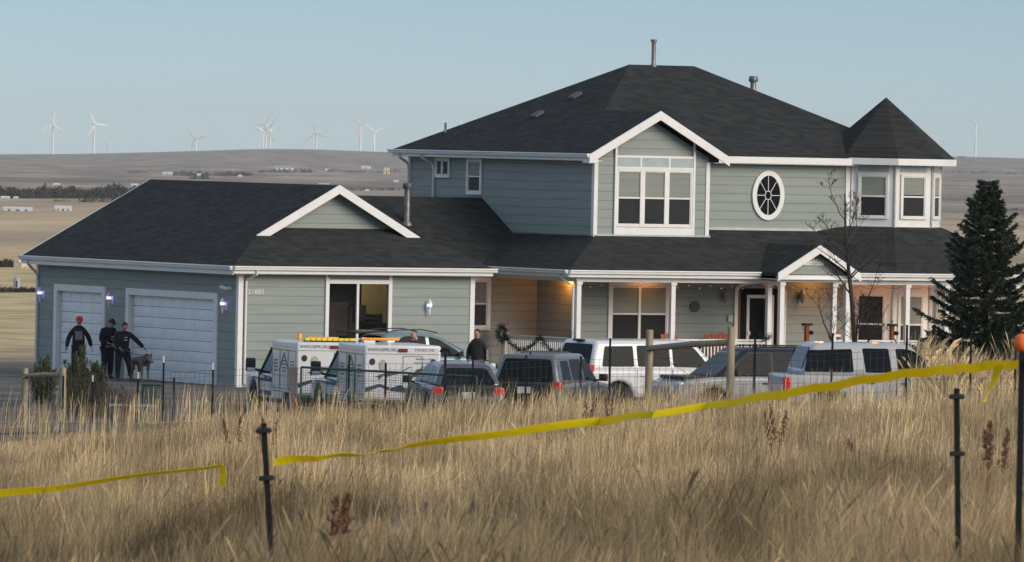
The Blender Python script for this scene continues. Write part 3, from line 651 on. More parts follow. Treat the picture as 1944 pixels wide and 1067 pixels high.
# ------------------------------------------------------------------ vehicles
def wheel(root, x, y, r=.36, w=.24):
    s = 1 if y > 0 else -1
    b = MB(); b.lathe([(r*.62, -w/2), (r*.93, -w/2), (r, -w/2+.03), (r, w/2-.03), (r*.93, w/2), (r*.62, w/2)], (0, 0, 0), 24, 'y')
    o = empty_part('wheel', root); o.location = (x, y, r)
    b.build('tyre', M_TYRE, o, smooth=True)
    b = MB(); b.lathe([(.04, s*(w/2-.01)), (r*.2, s*(w/2-.02)), (r*.25, s*(w/2-.06)), (r*.58, s*(w/2-.05)), (r*.62, s*(w/2-.005))], (0, 0, 0), 20, 'y')
    for k in range(6):
        a = PI/3*k; b.bar((.05*math.cos(a), s*(w/2-.025), .05*math.sin(a)), (r*.6*math.cos(a), s*(w/2-.02), r*.6*math.sin(a)), .05, .02, up=(0, 1, 0))
    b.build('rim', M_RIM, o)
def rpoly(pts, r=.06, n=3):
    out = []; m = len(pts); P = [Vector((p[0], p[1])) for p in pts]
    for i in range(m):
        a, p, c = P[i-1], P[i], P[(i+1) % m]; u = (a-p); v = (c-p); q = min(r, u.length*.4, v.length*.4); u = u.normalized()*q; v = v.normalized()*q
        for k in range(n+1):
            t = k/n; out.append(tuple((p+u)*(1-t)**2+p*2*t*(1-t)+(p+v)*t*t))
    return out
def empty_part(name, parent):
    o = bpy.data.objects.new(name, None); COL.objects.link(o); o.parent = parent; o.empty_display_size = .1; return o

def vehicle(name, label, cat, loc, head, sp, group=None):
    """local x forwards, y to the left; sp: body profile, greenhouse and openings of this vehicle"""
    root = empty(name, label, cat, loc, math.atan2(head[1], head[0]), group)
    W = sp['W']/2; pm = sp['paint']; wr = sp.get('wr', .37); wx = sp['wheels']
    prof = list(sp['top'])           # (x, z) from rear bottom over the top to front bottom
    zb = sp.get('zb', .32)
    pts = prof[:]
    # underside with wheel arches, front to rear
    for cx in sorted(wx, reverse=True):
        ra = wr+.07
        for i in range(9):
            t = math.asin(min(1, max(-1, (zb-wr)/ra))); a0 = t; a = a0+(PI-2*a0)*i/8
            pts.append((cx+ra*math.cos(a), wr+ra*math.sin(a)))
    b = MB(); b.slab([(x, -W, z) for x, z in pts], (0, 2*W, 0))
    body = b.build('body', pm, root, bevel=sp.get('bev', .07), seg=3)
    b = MB(); b.box(min(wx)-.5, max(wx)+.5, -W+.22, W-.22, zb-.08, zb+.42); b.build('underbody', M_BLACK, root)
    for cx in wx:
        for y in (-W+.13, W-.13): wheel(root, cx, y, wr)
    g = sp['gh']                     # z0,z1, x at belt (rear, front), x at roof (rear, front), half widths
    z0, z1, bx0, bx1, rx0, rx1, wb, wrf = g
    b = MB()
    b.add([(bx0,-wb,z0),(bx1,-wb,z0),(bx1,wb,z0),(bx0,wb,z0),(rx0,-wrf,z1),(rx1,-wrf,z1),(rx1,wrf,z1),(rx0,wrf,z1)],
          [(0,3,2,1),(4,5,6,7),(0,1,5,4),(1,2,6,5),(2,3,7,6),(3,0,4,7)])
    cab = b.build('cabin', sp.get('cabpaint', pm), root, bevel=sp.get('cbev', .09), seg=3)
    sy = lambda z: wb+(wrf-wb)*(z-z0)/(z1-z0)
    fx = lambda z: bx1+(rx1-bx1)*(z-z0)/(z1-z0)
    rx_ = lambda z: bx0+(rx0-bx0)*(z-z0)/(z1-z0)
    def sidep(poly, s, nm, m, par, off=.006, th=.02):
        poly = rpoly(poly); b = MB(); n = len(poly); a = [(x, s*(sy(z)+off), z) for x, z in poly]; c = [(x, s*(sy(z)-th), z) for x, z in poly]
        b.add(a+c, [tuple(range(n)), tuple(range(2*n-1, n-1, -1))]+[(i, i+n, (i+1) % n+n, (i+1) % n) for i in range(n)]); return b.build(nm, m, par, bevel=.012 if m is M_CARGLASS else 0, seg=1)
    for poly in sp.get('side', []):
        for s in (-1, 1): sidep(poly, s, 'side_window', M_CARGLASS, root)
    def endp(poly, fn, d, nm, m, off=.008):
        poly = rpoly(poly, .08); b = MB(); n = len(poly); a = [(fn(z)+d*off, y, z) for y, z in poly]; c = [(fn(z)-d*.02, y, z) for y, z in poly]
        b.add(a+c, [tuple(range(n)), tuple(range(2*n-1, n-1, -1))]+[(i, i+n, (i+1) % n+n, (i+1) % n) for i in range(n)]); return b.build(nm, m, root, bevel=.012, seg=1)
    yw0, yw1 = wb-.12, wrf-.10
    if sp.get('wind', 1): endp([(-yw0, z0+.04), (yw0, z0+.04), (yw1, z1-.08), (-yw1, z1-.08)], fx, 1, 'windshield', M_CARGLASS)
    if sp.get('rearw', 1):
        zl = sp.get('rz0', z0+.06); endp([(-yw0+.02, zl), (yw0-.02, zl), (yw1, z1-.10), (-yw1, z1-.10)], rx_, -1, 'rear_window', M_CARGLASS)
    for x0, x1, zz0, zz1 in sp.get('doors', []):
        for s in (-1, 1):
            b = MB()
            for q in ((x0, x0+.012, zz0, zz1), (x1-.012, x1, zz0, zz1), (x0+.012, x1-.012, zz0, zz0+.012)): b.box(q[0], q[1], s*(W-.01), s*(W+.003), q[2], q[3])
            d_ = b.build('door', M_BLACK, root)
            b = MB(); hx = x0+.12; b.box(hx, hx+.17, s*W, s*(W+.035), zz1-.17, zz1-.13); b.build('handle', sp.get('handle', pm), d_, bevel=.008)
    for (x, y0, y1, za, zb2, m, nm) in sp.get('lights', []):
        for s in (-1, 1):
            b = MB(); d = .03 if x > 0 else -.03
            b.box(x-.14 if x > 0 else x-.02, x+.02 if x > 0 else x+.14, s*y0, s*y1, za, zb2); b.build(nm, m, root, bevel=.03)
    for (x, z) in sp.get('mirrors', []):
        for s in (-1, 1):
            b = MB(); b.box(x-.06, x+.06, s*(W+.04), s*(W+.26), z-.02, z+.16); b.bar((x, s*(W-.1), z-.02), (x, s*(W+.08), z+.02), .06, .05); b.build('side_mirror', sp.get('mirror', M_BLACK), root, bevel=.03)
    if 'plate' in sp:
        x, z = sp['plate']; b = MB(); b.box(x-.02, x+.005, -.17, .17, z-.08, z+.08); b.build('number_plate', mat('plate_white', (.55, .56, .55), .4, .15, 25), root)
    for (x0, x1, y0, y1, zz0, zz1, m, nm) in sp.get('extra', []):
        b = MB(); b.box(x0, x1, y0, y1, zz0, zz1); b.build(nm, m, root, bevel=.02)
    return root, sy, rx_, fx

def on_ground(X, Y, z=None): return (X, Y, gzf(X, Y) if z is None else z)

# animal rescue pickups with kennel boxes
def kennel_truck(loc, head, label, longbar):
    root = empty('animal_control_truck', label, 'pickup truck', loc, math.atan2(head[1], head[0]), 'white animal rescue trucks')
    W = 1.0
    b = MB(); pts = [(-3.05, .48), (-3.05, .62), (.35, .95), (1.75, 1.02), (2.55, .98), (2.75, .85), (2.78, .42)]
    for cx in (2.0, -1.85):
        for i in range(9): a = PI*i/8; pts.append((cx+.47*math.cos(a), .40+.47*math.sin(a)*1))
    b.slab([(x, -W+.02, z) for x, z in pts], (0, 2*W-.04, 0)); b.build('body', M_WHITE, root, bevel=.07, seg=3)
    b = MB(); b.box(-2.9, 2.6, -.75, .75, .3, .62); b.build('underbody', M_BLACK, root)
    for cx in (2.0, -1.85):
        for y in (-.86, .86): wheel(root, cx, y, .39, .26)
    b = MB(); b.slab([(-.25, -.92, .95), (1.25, -.92, 1.0), (.60, -.78, 1.72), (.45, -.76, 1.78), (-.22, -.76, 1.80)], (0, .001, 0))
    b = MB()
    lo = [(-.2, .95), (1.28, 1.0), (.52, 1.74), (.30, 1.82), (-.2, 1.84)]; hw = [.97, .95, .80, .78, .80]
    b.add([(x, -h, z) for (x, z), h in zip(lo, hw)]+[(x, h, z) for (x, z), h in zip(lo, hw)], [(0,1,2,3,4), (9,8,7,6,5)]+[(i, i+5, (i+1) % 5+5, (i+1) % 5) for i in range(5)])
    b.build('cab', M_WHITE, root, bevel=.04, seg=2)
    for s in (-1, 1):
        b = MB(); q = [(.12, 1.08), (1.08, 1.06), (.50, 1.66), (.12, 1.68)]; hh = lambda z: .97-(z-.95)*.21+.012
        b.add([(x, s*hh(z), z) for x, z in q]+[(x, s*(hh(z)-.03), z) for x, z in q], [(0,1,2,3), (7,6,5,4)]+[(i, i+4, (i+1) % 4+4, (i+1) % 4) for i in range(4)])
        b.build('side_window', M_CARGLASS, root)
        b = MB(); b.bar((1.26, s*.96, 1.02), (.52, s*.81, 1.75), .07, .05); b.build('window_pillar', M_BLACK, root)
        b = MB(); b.box(.92, 1.06, s*1.16, s*1.42, 1.10, 1.46); b.bar((.95, s*.94, 1.10), (.97, s*1.2, 1.16), .10, .07); mo = b.build('side_mirror', M_BLACK, root, bevel=.04)
        b = MB(); b.box(.91, .918, s*1.18, s*1.40, 1.12, 1.2); b.build('mirror_glass', M_CLEAR, mo)
        # door with darker lower cladding
        b = MB()
        for q in ((-.14, -.128, .55, 1.02), (1.0, 1.012, .55, 1.02)): b.box(q[0], q[1], s*.975, s*.985, q[2], q[3])
        b.build('door', M_GREY, root)
        b = MB(); b.box(-.05, 1.15, s*.98, s*.992, .86, .93); b.box(-.05, 1.15, s*.98, s*.992, .50, .62); b.build('side_stripe', M_NAVY, root)
        b = MB(); b.lathe([(.05, s*.98), (.05, s*.994)], (.55, 0, .97), 14, 'y'); b.build('door_badge', M_NAVY, root)
    b = MB(); b.slab([(1.20, -.80, 1.09), (1.20, .80, 1.09), (.62, .70, 1.66), (.62, -.70, 1.66)], (.012, 0, .012)); b.build('windshield', M_CARGLASS, root)
    # kennel box
    b = MB(); b.box(-3.02, -.20, -1.0, 1.0, .62, 2.0)
    for i in range(9): pass
    bx = b.build('kennel_box', M_WHITE, root, bevel=.05, seg=3)
    for s in (-1, 1):
        for (x0, x1) in ((-1.12, -.30), (-2.02, -1.18), (-2.92, -2.08)):
            b = MB()
            for q in ((x0, x0+.02, .72, 1.76), (x1-.02, x1, .72, 1.76), (x0+.02, x1-.02, 1.74, 1.76), (x0+.02, x1-.02, .72, .74), (x0+.02, x1-.02, 1.06, 1.07)): b.box(q[0], q[1], s*.998, s*1.004, q[2], q[3])
            for k in range(4): b.box(x0+.22, x1-.22, s*.999, s*1.006, 1.18+.09*k, 1.21+.09*k)
            d_ = b.build('kennel_door', M_GREY, root)
            b = MB(); xm = (x0+x1)/2
            if x0 == -2.02:
                b.bar((xm, s*1.006, 1.66), (x0-.1, s*1.006, 1.20), .07, .008, up=(0, s, 0)); b.bar((xm, s*1.006, 1.66), (x1+.1, s*1.006, 1.20), .07, .008, up=(0, s, 0)); b.build('mountain_decal', mat('pale_decal', (.16, .15, .16), .6), bx)
        b = MB(); b.box(-2.95, -.25, s*.998, s*1.003, 1.84, 1.845); b.build('roof_seam', M_GREY, root)
    # rear face towards -x ; text plane: right = -y
    RX = -3.024
    RM = Matrix.Translation((RX, 0, 0)) @ Matrix.Rotation(-PI/2, 4, 'Z') @ UPR
    def rt(txt, size, y, z, al='LEFT', sx=1): text(txt, size, M_GREY, bx, RM @ Matrix.Translation((y, z, 0)), 'lettering', .002, al, sx)
    rt('WWW.HSPPR.ORG', .115, -.93, 1.845, sx=.80); rt('719-473-1741', .115, .30, 1.845, sx=.82)
    rt('ANIMAL LAW', .075, .56, 1.63, 'CENTER'); rt('ENFORCEMENT', .075, .56, 1.53, 'CENTER'); rt('UNIT', .075, .56, 1.43, 'CENTER'); rt('78', .13, .80, 1.30)
    def dec(pts, m, nm='rear_decal', d=.004):
        b = MB(); b.slab([(RX-.001, -y, z) for y, z in pts], (-d, 0, 0)); return b.build(nm, m, bx)
    def disc(y, z, ry, rz, m, nm): return dec([(y+ry*math.cos(2*PI*i/20), z+rz*math.sin(2*PI*i/20)) for i in range(20)], m, nm, .012)
    disc(-.80, 1.58, .075, .085, M_BLACK, 'rear_lamp'); disc(.80, 1.58, .075, .085, M_BLACK, 'rear_lamp')
    b = MB(); b.box(RX-.03, RX, -.12, .12, 1.83, 1.92); b.build('brake_light', mat('dull_red_lens', (.16, .015, .015), .3), root, bevel=.03)
    disc(-.52, 1.50, .10, .14, mat('emblem_gold', (.36, .34, .26), .6, .3, 20), 'round_emblem')
    # mountain range and eye graphic
    dec([(-.75, 1.20), (-.50, 1.28), (-.35, 1.34), (-.05, 1.33), (.15, 1.45), (.26, 1.46), (.10, 1.40), (-.05, 1.29), (-.2, 1.26), (-.4, 1.20), (-.5, 1.23), (-.62, 1.12), (-.66, 1.2)], M_GREY)
    dec([(.15, 1.18), (.38, 1.40), (.50, 1.43), (.62, 1.38), (1.0, 1.16), (.85, 1.12), (.72, 1.14), (.55, 1.3), (.52, 1.22), (.68, 1.08), (.60, 1.06), (.44, 1.24), (.36, 1.2), (.28, 1.2), (.20, 1.12), (.28, 1.04), (.22, 1.02), (.08, 1.14)], M_GREY)
    disc(.42, 1.10, .10, .06, M_GREY, 'rear_decal')
    dec([(-.97, .92), (-.6, 1.02), (-.3, .92), (-.05, 1.0), (.1, .9), (.1, .80), (-.3, .84), (-.6, .94), (-.97, .80)], M_NAVY)
    dec([(.2, .78), (.45, .94), (.8, .80), (.98, .74), (.98, .68), (.5, .70), (.2, .70)], M_GREY)
    for z0, z1, y0, y1 in ((.68, 1.72, .0, .014), (.68, 1.72, .50, .514), (1.72, 1.732, .0, .514)): dec([(y0, z0), (y1, z0), (y1, z1), (y0, z1)], M_GREY, 'door_seam')
    dec([(-.97, 1.775), (.97, 1.775), (.97, 1.785), (-.97, 1.785)], M_GREY, 'door_seam')
    b = MB(); b.box(-3.16, -3.03, -.98, .98, .50, .62); b.build('rear_bumper', M_METAL, root, bevel=.02)
    # roof lamps
    if longbar:
        b = MB()
        for i in range(9): b.box(-2.62, -2.45, .62-.15*i-.065, .62-.15*i+.065, 2.03, 2.10)
        b.build('light_bar', M_YELL, root, bevel=.01); b = MB(); b.box(-2.63, -2.44, -.68, .70, 2.0, 2.035); b.build('light_bar_base', M_BLACK, root)
        b = MB(); b.lathe([(.07, 2.0), (.07, 2.05), (.075, 2.05), (.06, 2.16), (.03, 2.18)], (-1.0, .45, 0), 12); b.build('beacon', M_AMBER, root, smooth=True)
        b = MB(); b.box(-1.3, -1.15, -.55, .3, 2.04, 2.10); b.build('warning_bar', M_AMBER, root, bevel=.02)
        b = MB(); b.tube([(-1.6, -.4, 2.0), (-1.65, -.42, 2.35)], .006, 5); b.build('antenna', M_BLACK, root)
    else:
        b = MB(); b.box(-.9, -.72, -.45, .55, 2.06, 2.13); b.build('warning_bar', M_AMBER, root, bevel=.02)
        b = MB(); b.box(-.93, -.7, .2, .5, 2.0, 2.06); b.build('warning_lamp', M_CLEAR, root, bevel=.01)
    for y in (-.3, .3):
        b = MB(); b.box(-.1, .08, y-.08, y+.08, 1.84, 1.88); b.build('roof_vent', M_BLACK, root, bevel=.02)
    return root
hA = (-.262, .965)
kennel_truck((-5.40, 212.2, -.12), hA, 'white animal rescue truck with beacon and long yellow segmented light bar', True)
kennel_truck((-3.52, 206.1, 0), hA, 'white animal rescue truck with short amber bar behind the green mesh panel', False)

# light blue hatchback by the garage window, tailgate up
sp = dict(W=1.80, paint=M_TEAL, wr=.34, wheels=(-1.35, 1.35), bev=.10,
  top=[(-2.2, .4), (-2.22, .85), (-2.05, 1.02), (1.1, 1.0), (1.95, .84), (2.25, .62), (2.28, .35)],
  gh=(1.0, 1.66, -1.95, 1.5, -1.35, .15, .86, .62), cbev=.16,
  side=[[(-1.45, 1.06), (-.1, 1.04), (-.1, 1.56), (-.75, 1.56), (-1.1, 1.45)], [(0.0, 1.04), (1.1, 1.03), (.35, 1.47), (.0, 1.56)]],
  doors=[(-1.0, -.05, .42, .98), (-.05, .95, .42, .96)], lights=[(2.14, .45, .86, .62, .80, M_CLEAR, 'headlight'), (-2.1, .5, .87, .8, 1.0, M_RED, 'tail_light')],
  mirrors=[(.95, 1.0)], handle=M_TEAL, mirror=M_TEAL)
r_, sy, rf, ff = vehicle('hatchback', 'pale blue hatchback with roof rails parked under the garage window', 'car', tuple(H(4.6, -2.3, .02)), (UX.x, UX.y), sp)
b = MB(); b.slab([(-1.45, -.6, 1.66), (-1.45, .6, 1.66), (-2.35, .62, 1.62), (-2.35, -.62, 1.62)], (0, 0, .05)); b.build('tailgate', M_CHARC, r_, bevel=.02)
for s in (-1, 1):
    b = MB(); b.tube([(-1.35, s*.60, 1.66), (-1.0, s*.61, 1.73), (-.2, s*.61, 1.75), (.35, s*.58, 1.66)], .018, 6); b.build('roof_rail', M_BLACK, r_)

# silver wagon, rear view
sp = dict(W=1.78, paint=M_SILVER, wr=.32, wheels=(-1.35, 1.35), bev=.09,
  top=[(-2.25, .38), (-2.30, .60), (-2.2, .92), (1.0, .96), (1.9, .80), (2.15, .6), (2.15, .35)],
  gh=(.92, 1.46, -2.15, 1.35, -1.72, .1, .84, .60), cbev=.10,
  side=[[(-1.75, .99), (-1.05, .98), (-1.05, 1.38), (-1.45, 1.36)], [(-.97, .98), (-.08, .97), (-.08, 1.39), (-.97, 1.39)], [(.0, .97), (.95, .96), (.30, 1.36), (.0, 1.39)]],
  doors=[(-1.0, -.05, .40, .93), (-.05, .9, .40, .92)], lights=[(-2.24, .62, .88, .58, .90, M_RED, 'tail_light')], mirrors=[(.85, .92)], plate=(-2.29, .70), rz0=.96,
  extra=[(-2.38, -2.24, -.82, .82, .36, .50, M_SILVER, 'rear_bumper')])
r_, *_ = vehicle('station_wagon', 'silver wagon with red corner tail lights seen from behind', 'car', on_ground(-1.38, 197.5, .32), (-.17, .985), sp)
b = MB(); b.box(-2.275, -2.26, -.60, .60, .54, .90); b.build('tailgate_panel', M_CHARC, r_, bevel=.02)

# silver SUV with dark tailgate
sp = dict(W=1.92, paint=M_GREYP, wr=.37, wheels=(-1.42, 1.42), bev=.09, zb=.36,
  top=[(-2.28, .42), (-2.32, .75), (-2.25, 1.08), (1.0, 1.10), (2.0, 1.0), (2.3, .85), (2.35, .42)],
  gh=(1.06, 1.80, -2.22, 1.25, -1.98, .35, .90, .70), cbev=.10,
  side=[[(-1.85, 1.16), (-1.10, 1.15), (-1.10, 1.66), (-1.75, 1.66)], [(-1.0, 1.15), (-.1, 1.14), (-.1, 1.68), (-1.0, 1.67)], [(0, 1.14), (.98, 1.12), (.45, 1.64), (0, 1.68)]],
  doors=[(-1.05, -.05, .46, 1.08), (-.05, .95, .46, 1.08)], lights=[(-2.26, .76, .95, .86, 1.14, M_RED, 'tail_light')], mirrors=[(.85, 1.12)], plate=(-2.325, .92),
  extra=[(-2.42, -2.26, -.90, .90, .42, .60, M_BLACK, 'rear_bumper')])
r_, *_ = vehicle('sport_utility_car', 'silver sport utility car with black tailgate glass and square tail lights beside the wagon', 'car', on_ground(1.05, 202.2), (.30, .954), sp)
b = MB(); b.box(-2.325, -2.27, -.76, .76, .64, 1.08); b.build('tailgate_panel', M_BLACK, r_, bevel=.02)
b = MB(); b.slab([(-1.9, -.01, 1.79), (-1.72, -.01, 1.79), (-1.84, -.01, 1.90)], (0, .02, 0)); b.build('roof_antenna', M_BLACK, r_)

# dark SUV standing beyond it, only its roof and left rear show
sp = dict(W=1.85, paint=M_CHARC, wr=.36, wheels=(-1.4, 1.4), bev=.09, zb=.36,
  top=[(-2.25, .42), (-2.3, .75), (-2.2, 1.05), (1.0, 1.05), (2.0, .95), (2.3, .8), (2.3, .42)],
  gh=(1.02, 1.72, -2.15, 1.25, -1.85, .35, .88, .68), cbev=.12,
  side=[[(-1.8, 1.1), (-.1, 1.1), (-.1, 1.6), (-1.6, 1.58)], [(0, 1.1), (.95, 1.08), (.42, 1.56), (0, 1.6)]],
  doors=[(-1.0, -.05, .46, 1.04), (-.05, .95, .46, 1.04)], lights=[(-2.24, .7, .91, .85, 1.08, M_RED, 'tail_light')], mirrors=[(.85, 1.08)])
vehicle('sport_utility_car', 'dark charcoal sport utility car mostly hidden beyond the silver one', 'car', on_ground(.95, 209.8), (-.05, .999), sp)

# white full size SUV near the porch
sp = dict(W=2.0, paint=M_WHITE, wr=.40, wheels=(-1.62, 1.65), bev=.09, zb=.42,
  top=[(-2.55, .5), (-2.58, .9), (-2.5, 1.18), (1.25, 1.18), (2.4, 1.10), (2.62, .95), (2.65, .5)],
  gh=(1.14, 1.94, -2.50, 1.60, -2.25, .80, .96, .80), cbev=.10,
  side=[[(-2.15, 1.24), (-1.12, 1.24), (-1.12, 1.80), (-2.02, 1.79)], [(-1.02, 1.24), (.02, 1.24), (.02, 1.82), (-1.02, 1.81)], [(.1, 1.24), (1.28, 1.22), (.80, 1.76), (.1, 1.82)]],
  doors=[(-1.08, .05, .52, 1.16), (.05, 1.2, .52, 1.16)], lights=[(-2.54, .8, .99, .8, 1.3, M_RED, 'tail_light'), (2.55, .6, .98, .85, 1.05, M_CLEAR, 'headlight')], mirrors=[(1.12, 1.22)],
  extra=[(-2.36, -2.22, -.22, .22, 1.90, 1.96, M_BLACK, 'brake_light')])
vehicle('sport_utility_car', 'tall white sport utility car with dark windows parked before the porch railing', 'car', on_ground(3.75, 213.2), (.85, .527), sp)

# grey-over-white SUV facing left behind the fence posts
sp = dict(W=1.95, paint=mat('pale_grey_paint', (.30, .31, .32), .35, .1, 2, coat=.3), wr=.38, wheels=(-1.55, 1.55), bev=.09, zb=.38,
  top=[(-2.5, .45), (-2.52, .9), (-2.4, 1.12), (1.15, 1.12), (2.25, 1.02), (2.5, .85), (2.52, .45)],
  gh=(1.08, 1.80, -2.38, 1.50, -2.15, .60, .93, .74), cbev=.09, cabpaint=M_CHARC,
  side=[[(-2.1, 1.16), (-1.15, 1.16), (-1.15, 1.68), (-1.98, 1.68)], [(-1.08, 1.16), (-.1, 1.16), (-.1, 1.70), (-1.08, 1.70)], [(-.02, 1.16), (1.12, 1.14), (.65, 1.64), (-.02, 1.70)]],
  doors=[(-1.1, -.05, .48, 1.10), (-.05, 1.15, .48, 1.10)], lights=[(2.42, .55, .93, .78, .96, M_CLEAR, 'headlight')], mirrors=[(1.0, 1.14)], handle=M_BLACK,
  extra=[(1.2, 2.3, -.75, .75, 1.02, 1.10, M_CHARC, 'bonnet_panel')])
r_, *_ = vehicle('sport_utility_car', 'dark roofed pale sided sport utility car facing left behind the wooden posts', 'car', on_ground(6.15, 200.0, .40), (-.93, -.37), sp)
for s in (-1, 1):
    b = MB(); b.tube([(-1.9, s*.72, 1.80), (-1.6, s*.72, 1.85), (.2, s*.70, 1.85), (.45, s*.68, 1.78)], .02, 6); b.build('roof_rail', M_BLACK, r_)

# white pickup with canopy, right
sp = dict(W=2.0, paint=M_WHITED, wr=.40, wheels=(-1.75, 1.75), bev=.07, zb=.42,
  top=[(-2.85, .5), (-2.88, .8), (-2.86, 1.16), (1.35, 1.16), (2.5, 1.08), (2.78, .92), (2.8, .5)],
  gh=(1.12, 1.93, -2.50, 1.15, -2.18, .22, .96, .80), cbev=.17,
  side=[[(-2.38, 1.24), (-1.16, 1.24), (-1.20, 1.80), (-2.28, 1.76)], [(-.88, 1.24), (-.22, 1.24), (-.30, 1.82), (-.96, 1.82)], [(-.06, 1.24), (.98, 1.22), (.35, 1.76), (.12, 1.82), (-.14, 1.82)]],
  doors=[(-.95, -.12, .5, 1.14), (-.12, .98, .5, 1.14)], lights=[(-2.86, .82, 1.01, .75, 1.12, M_RED, 'tail_light'), (2.7, .6, .99, .82, 1.04, M_CLEAR, 'headlight')], mirrors=[(.85, 1.22)], handle=M_GREY, rz0=1.3)
r_, *_ = vehicle('pickup_truck', 'white pickup truck with a rear canopy in the tall grass beside the spruce', 'pickup truck', on_ground(9.25, 193.5, .62), (.985, .17), sp)

# ------------------------------------------------------------------ people and dog
def bake(o):
    """turn the grown surface into plain mesh"""
    bpy.context.view_layer.update(); dg = bpy.context.evaluated_depsgraph_get(); dg.update()
    me = bpy.data.meshes.new_from_object(o.evaluated_get(dg)); mats_ = [s.material for s in o.material_slots]
    for md in list(o.modifiers): o.modifiers.remove(md)
    o.data = me
    for p in me.polygons: p.use_smooth = True
    return o
def mkskin(name, chains, m, parent, sub=1):
    """chains of points; a chain starts by naming an existing point to branch from"""
    import bmesh as bmh
    names = {}; pts = []; edges = []
    for ch in chains:
        prev = None
        for q in ch:
            if isinstance(q, str): prev = names[q]; continue
            nm, p = q if isinstance(q[0], str) else (None, q)
            pts.append(p); i = len(pts)-1
            if nm: names[nm] = i
            if prev is not None: edges.append((prev, i))
            prev = i
    me = bpy.data.meshes.new(name); me.from_pydata([p[:3] for p in pts], edges, [])
    bm = bmh.new(); bm.from_mesh(me); lay = bm.verts.layers.skin.verify(); bm.verts.ensure_lookup_table()
    for i, p in enumerate(pts):
        r = p[3]; bm.verts[i][lay].radius = r if isinstance(r, tuple) else (r, r)
    bm.verts[0][lay].use_root = True; bm.to_mesh(me); bm.free()
    o = bpy.data.objects.new(name, me); COL.objects.link(o); o.parent = parent; me.materials.append(m)
    md = o.modifiers.new('skin', 'SKIN'); md.use_smooth_shade = True
    s = o.modifiers.new('sub', 'SUBSURF'); s.levels = sub; s.render_levels = sub
    return bake(o)

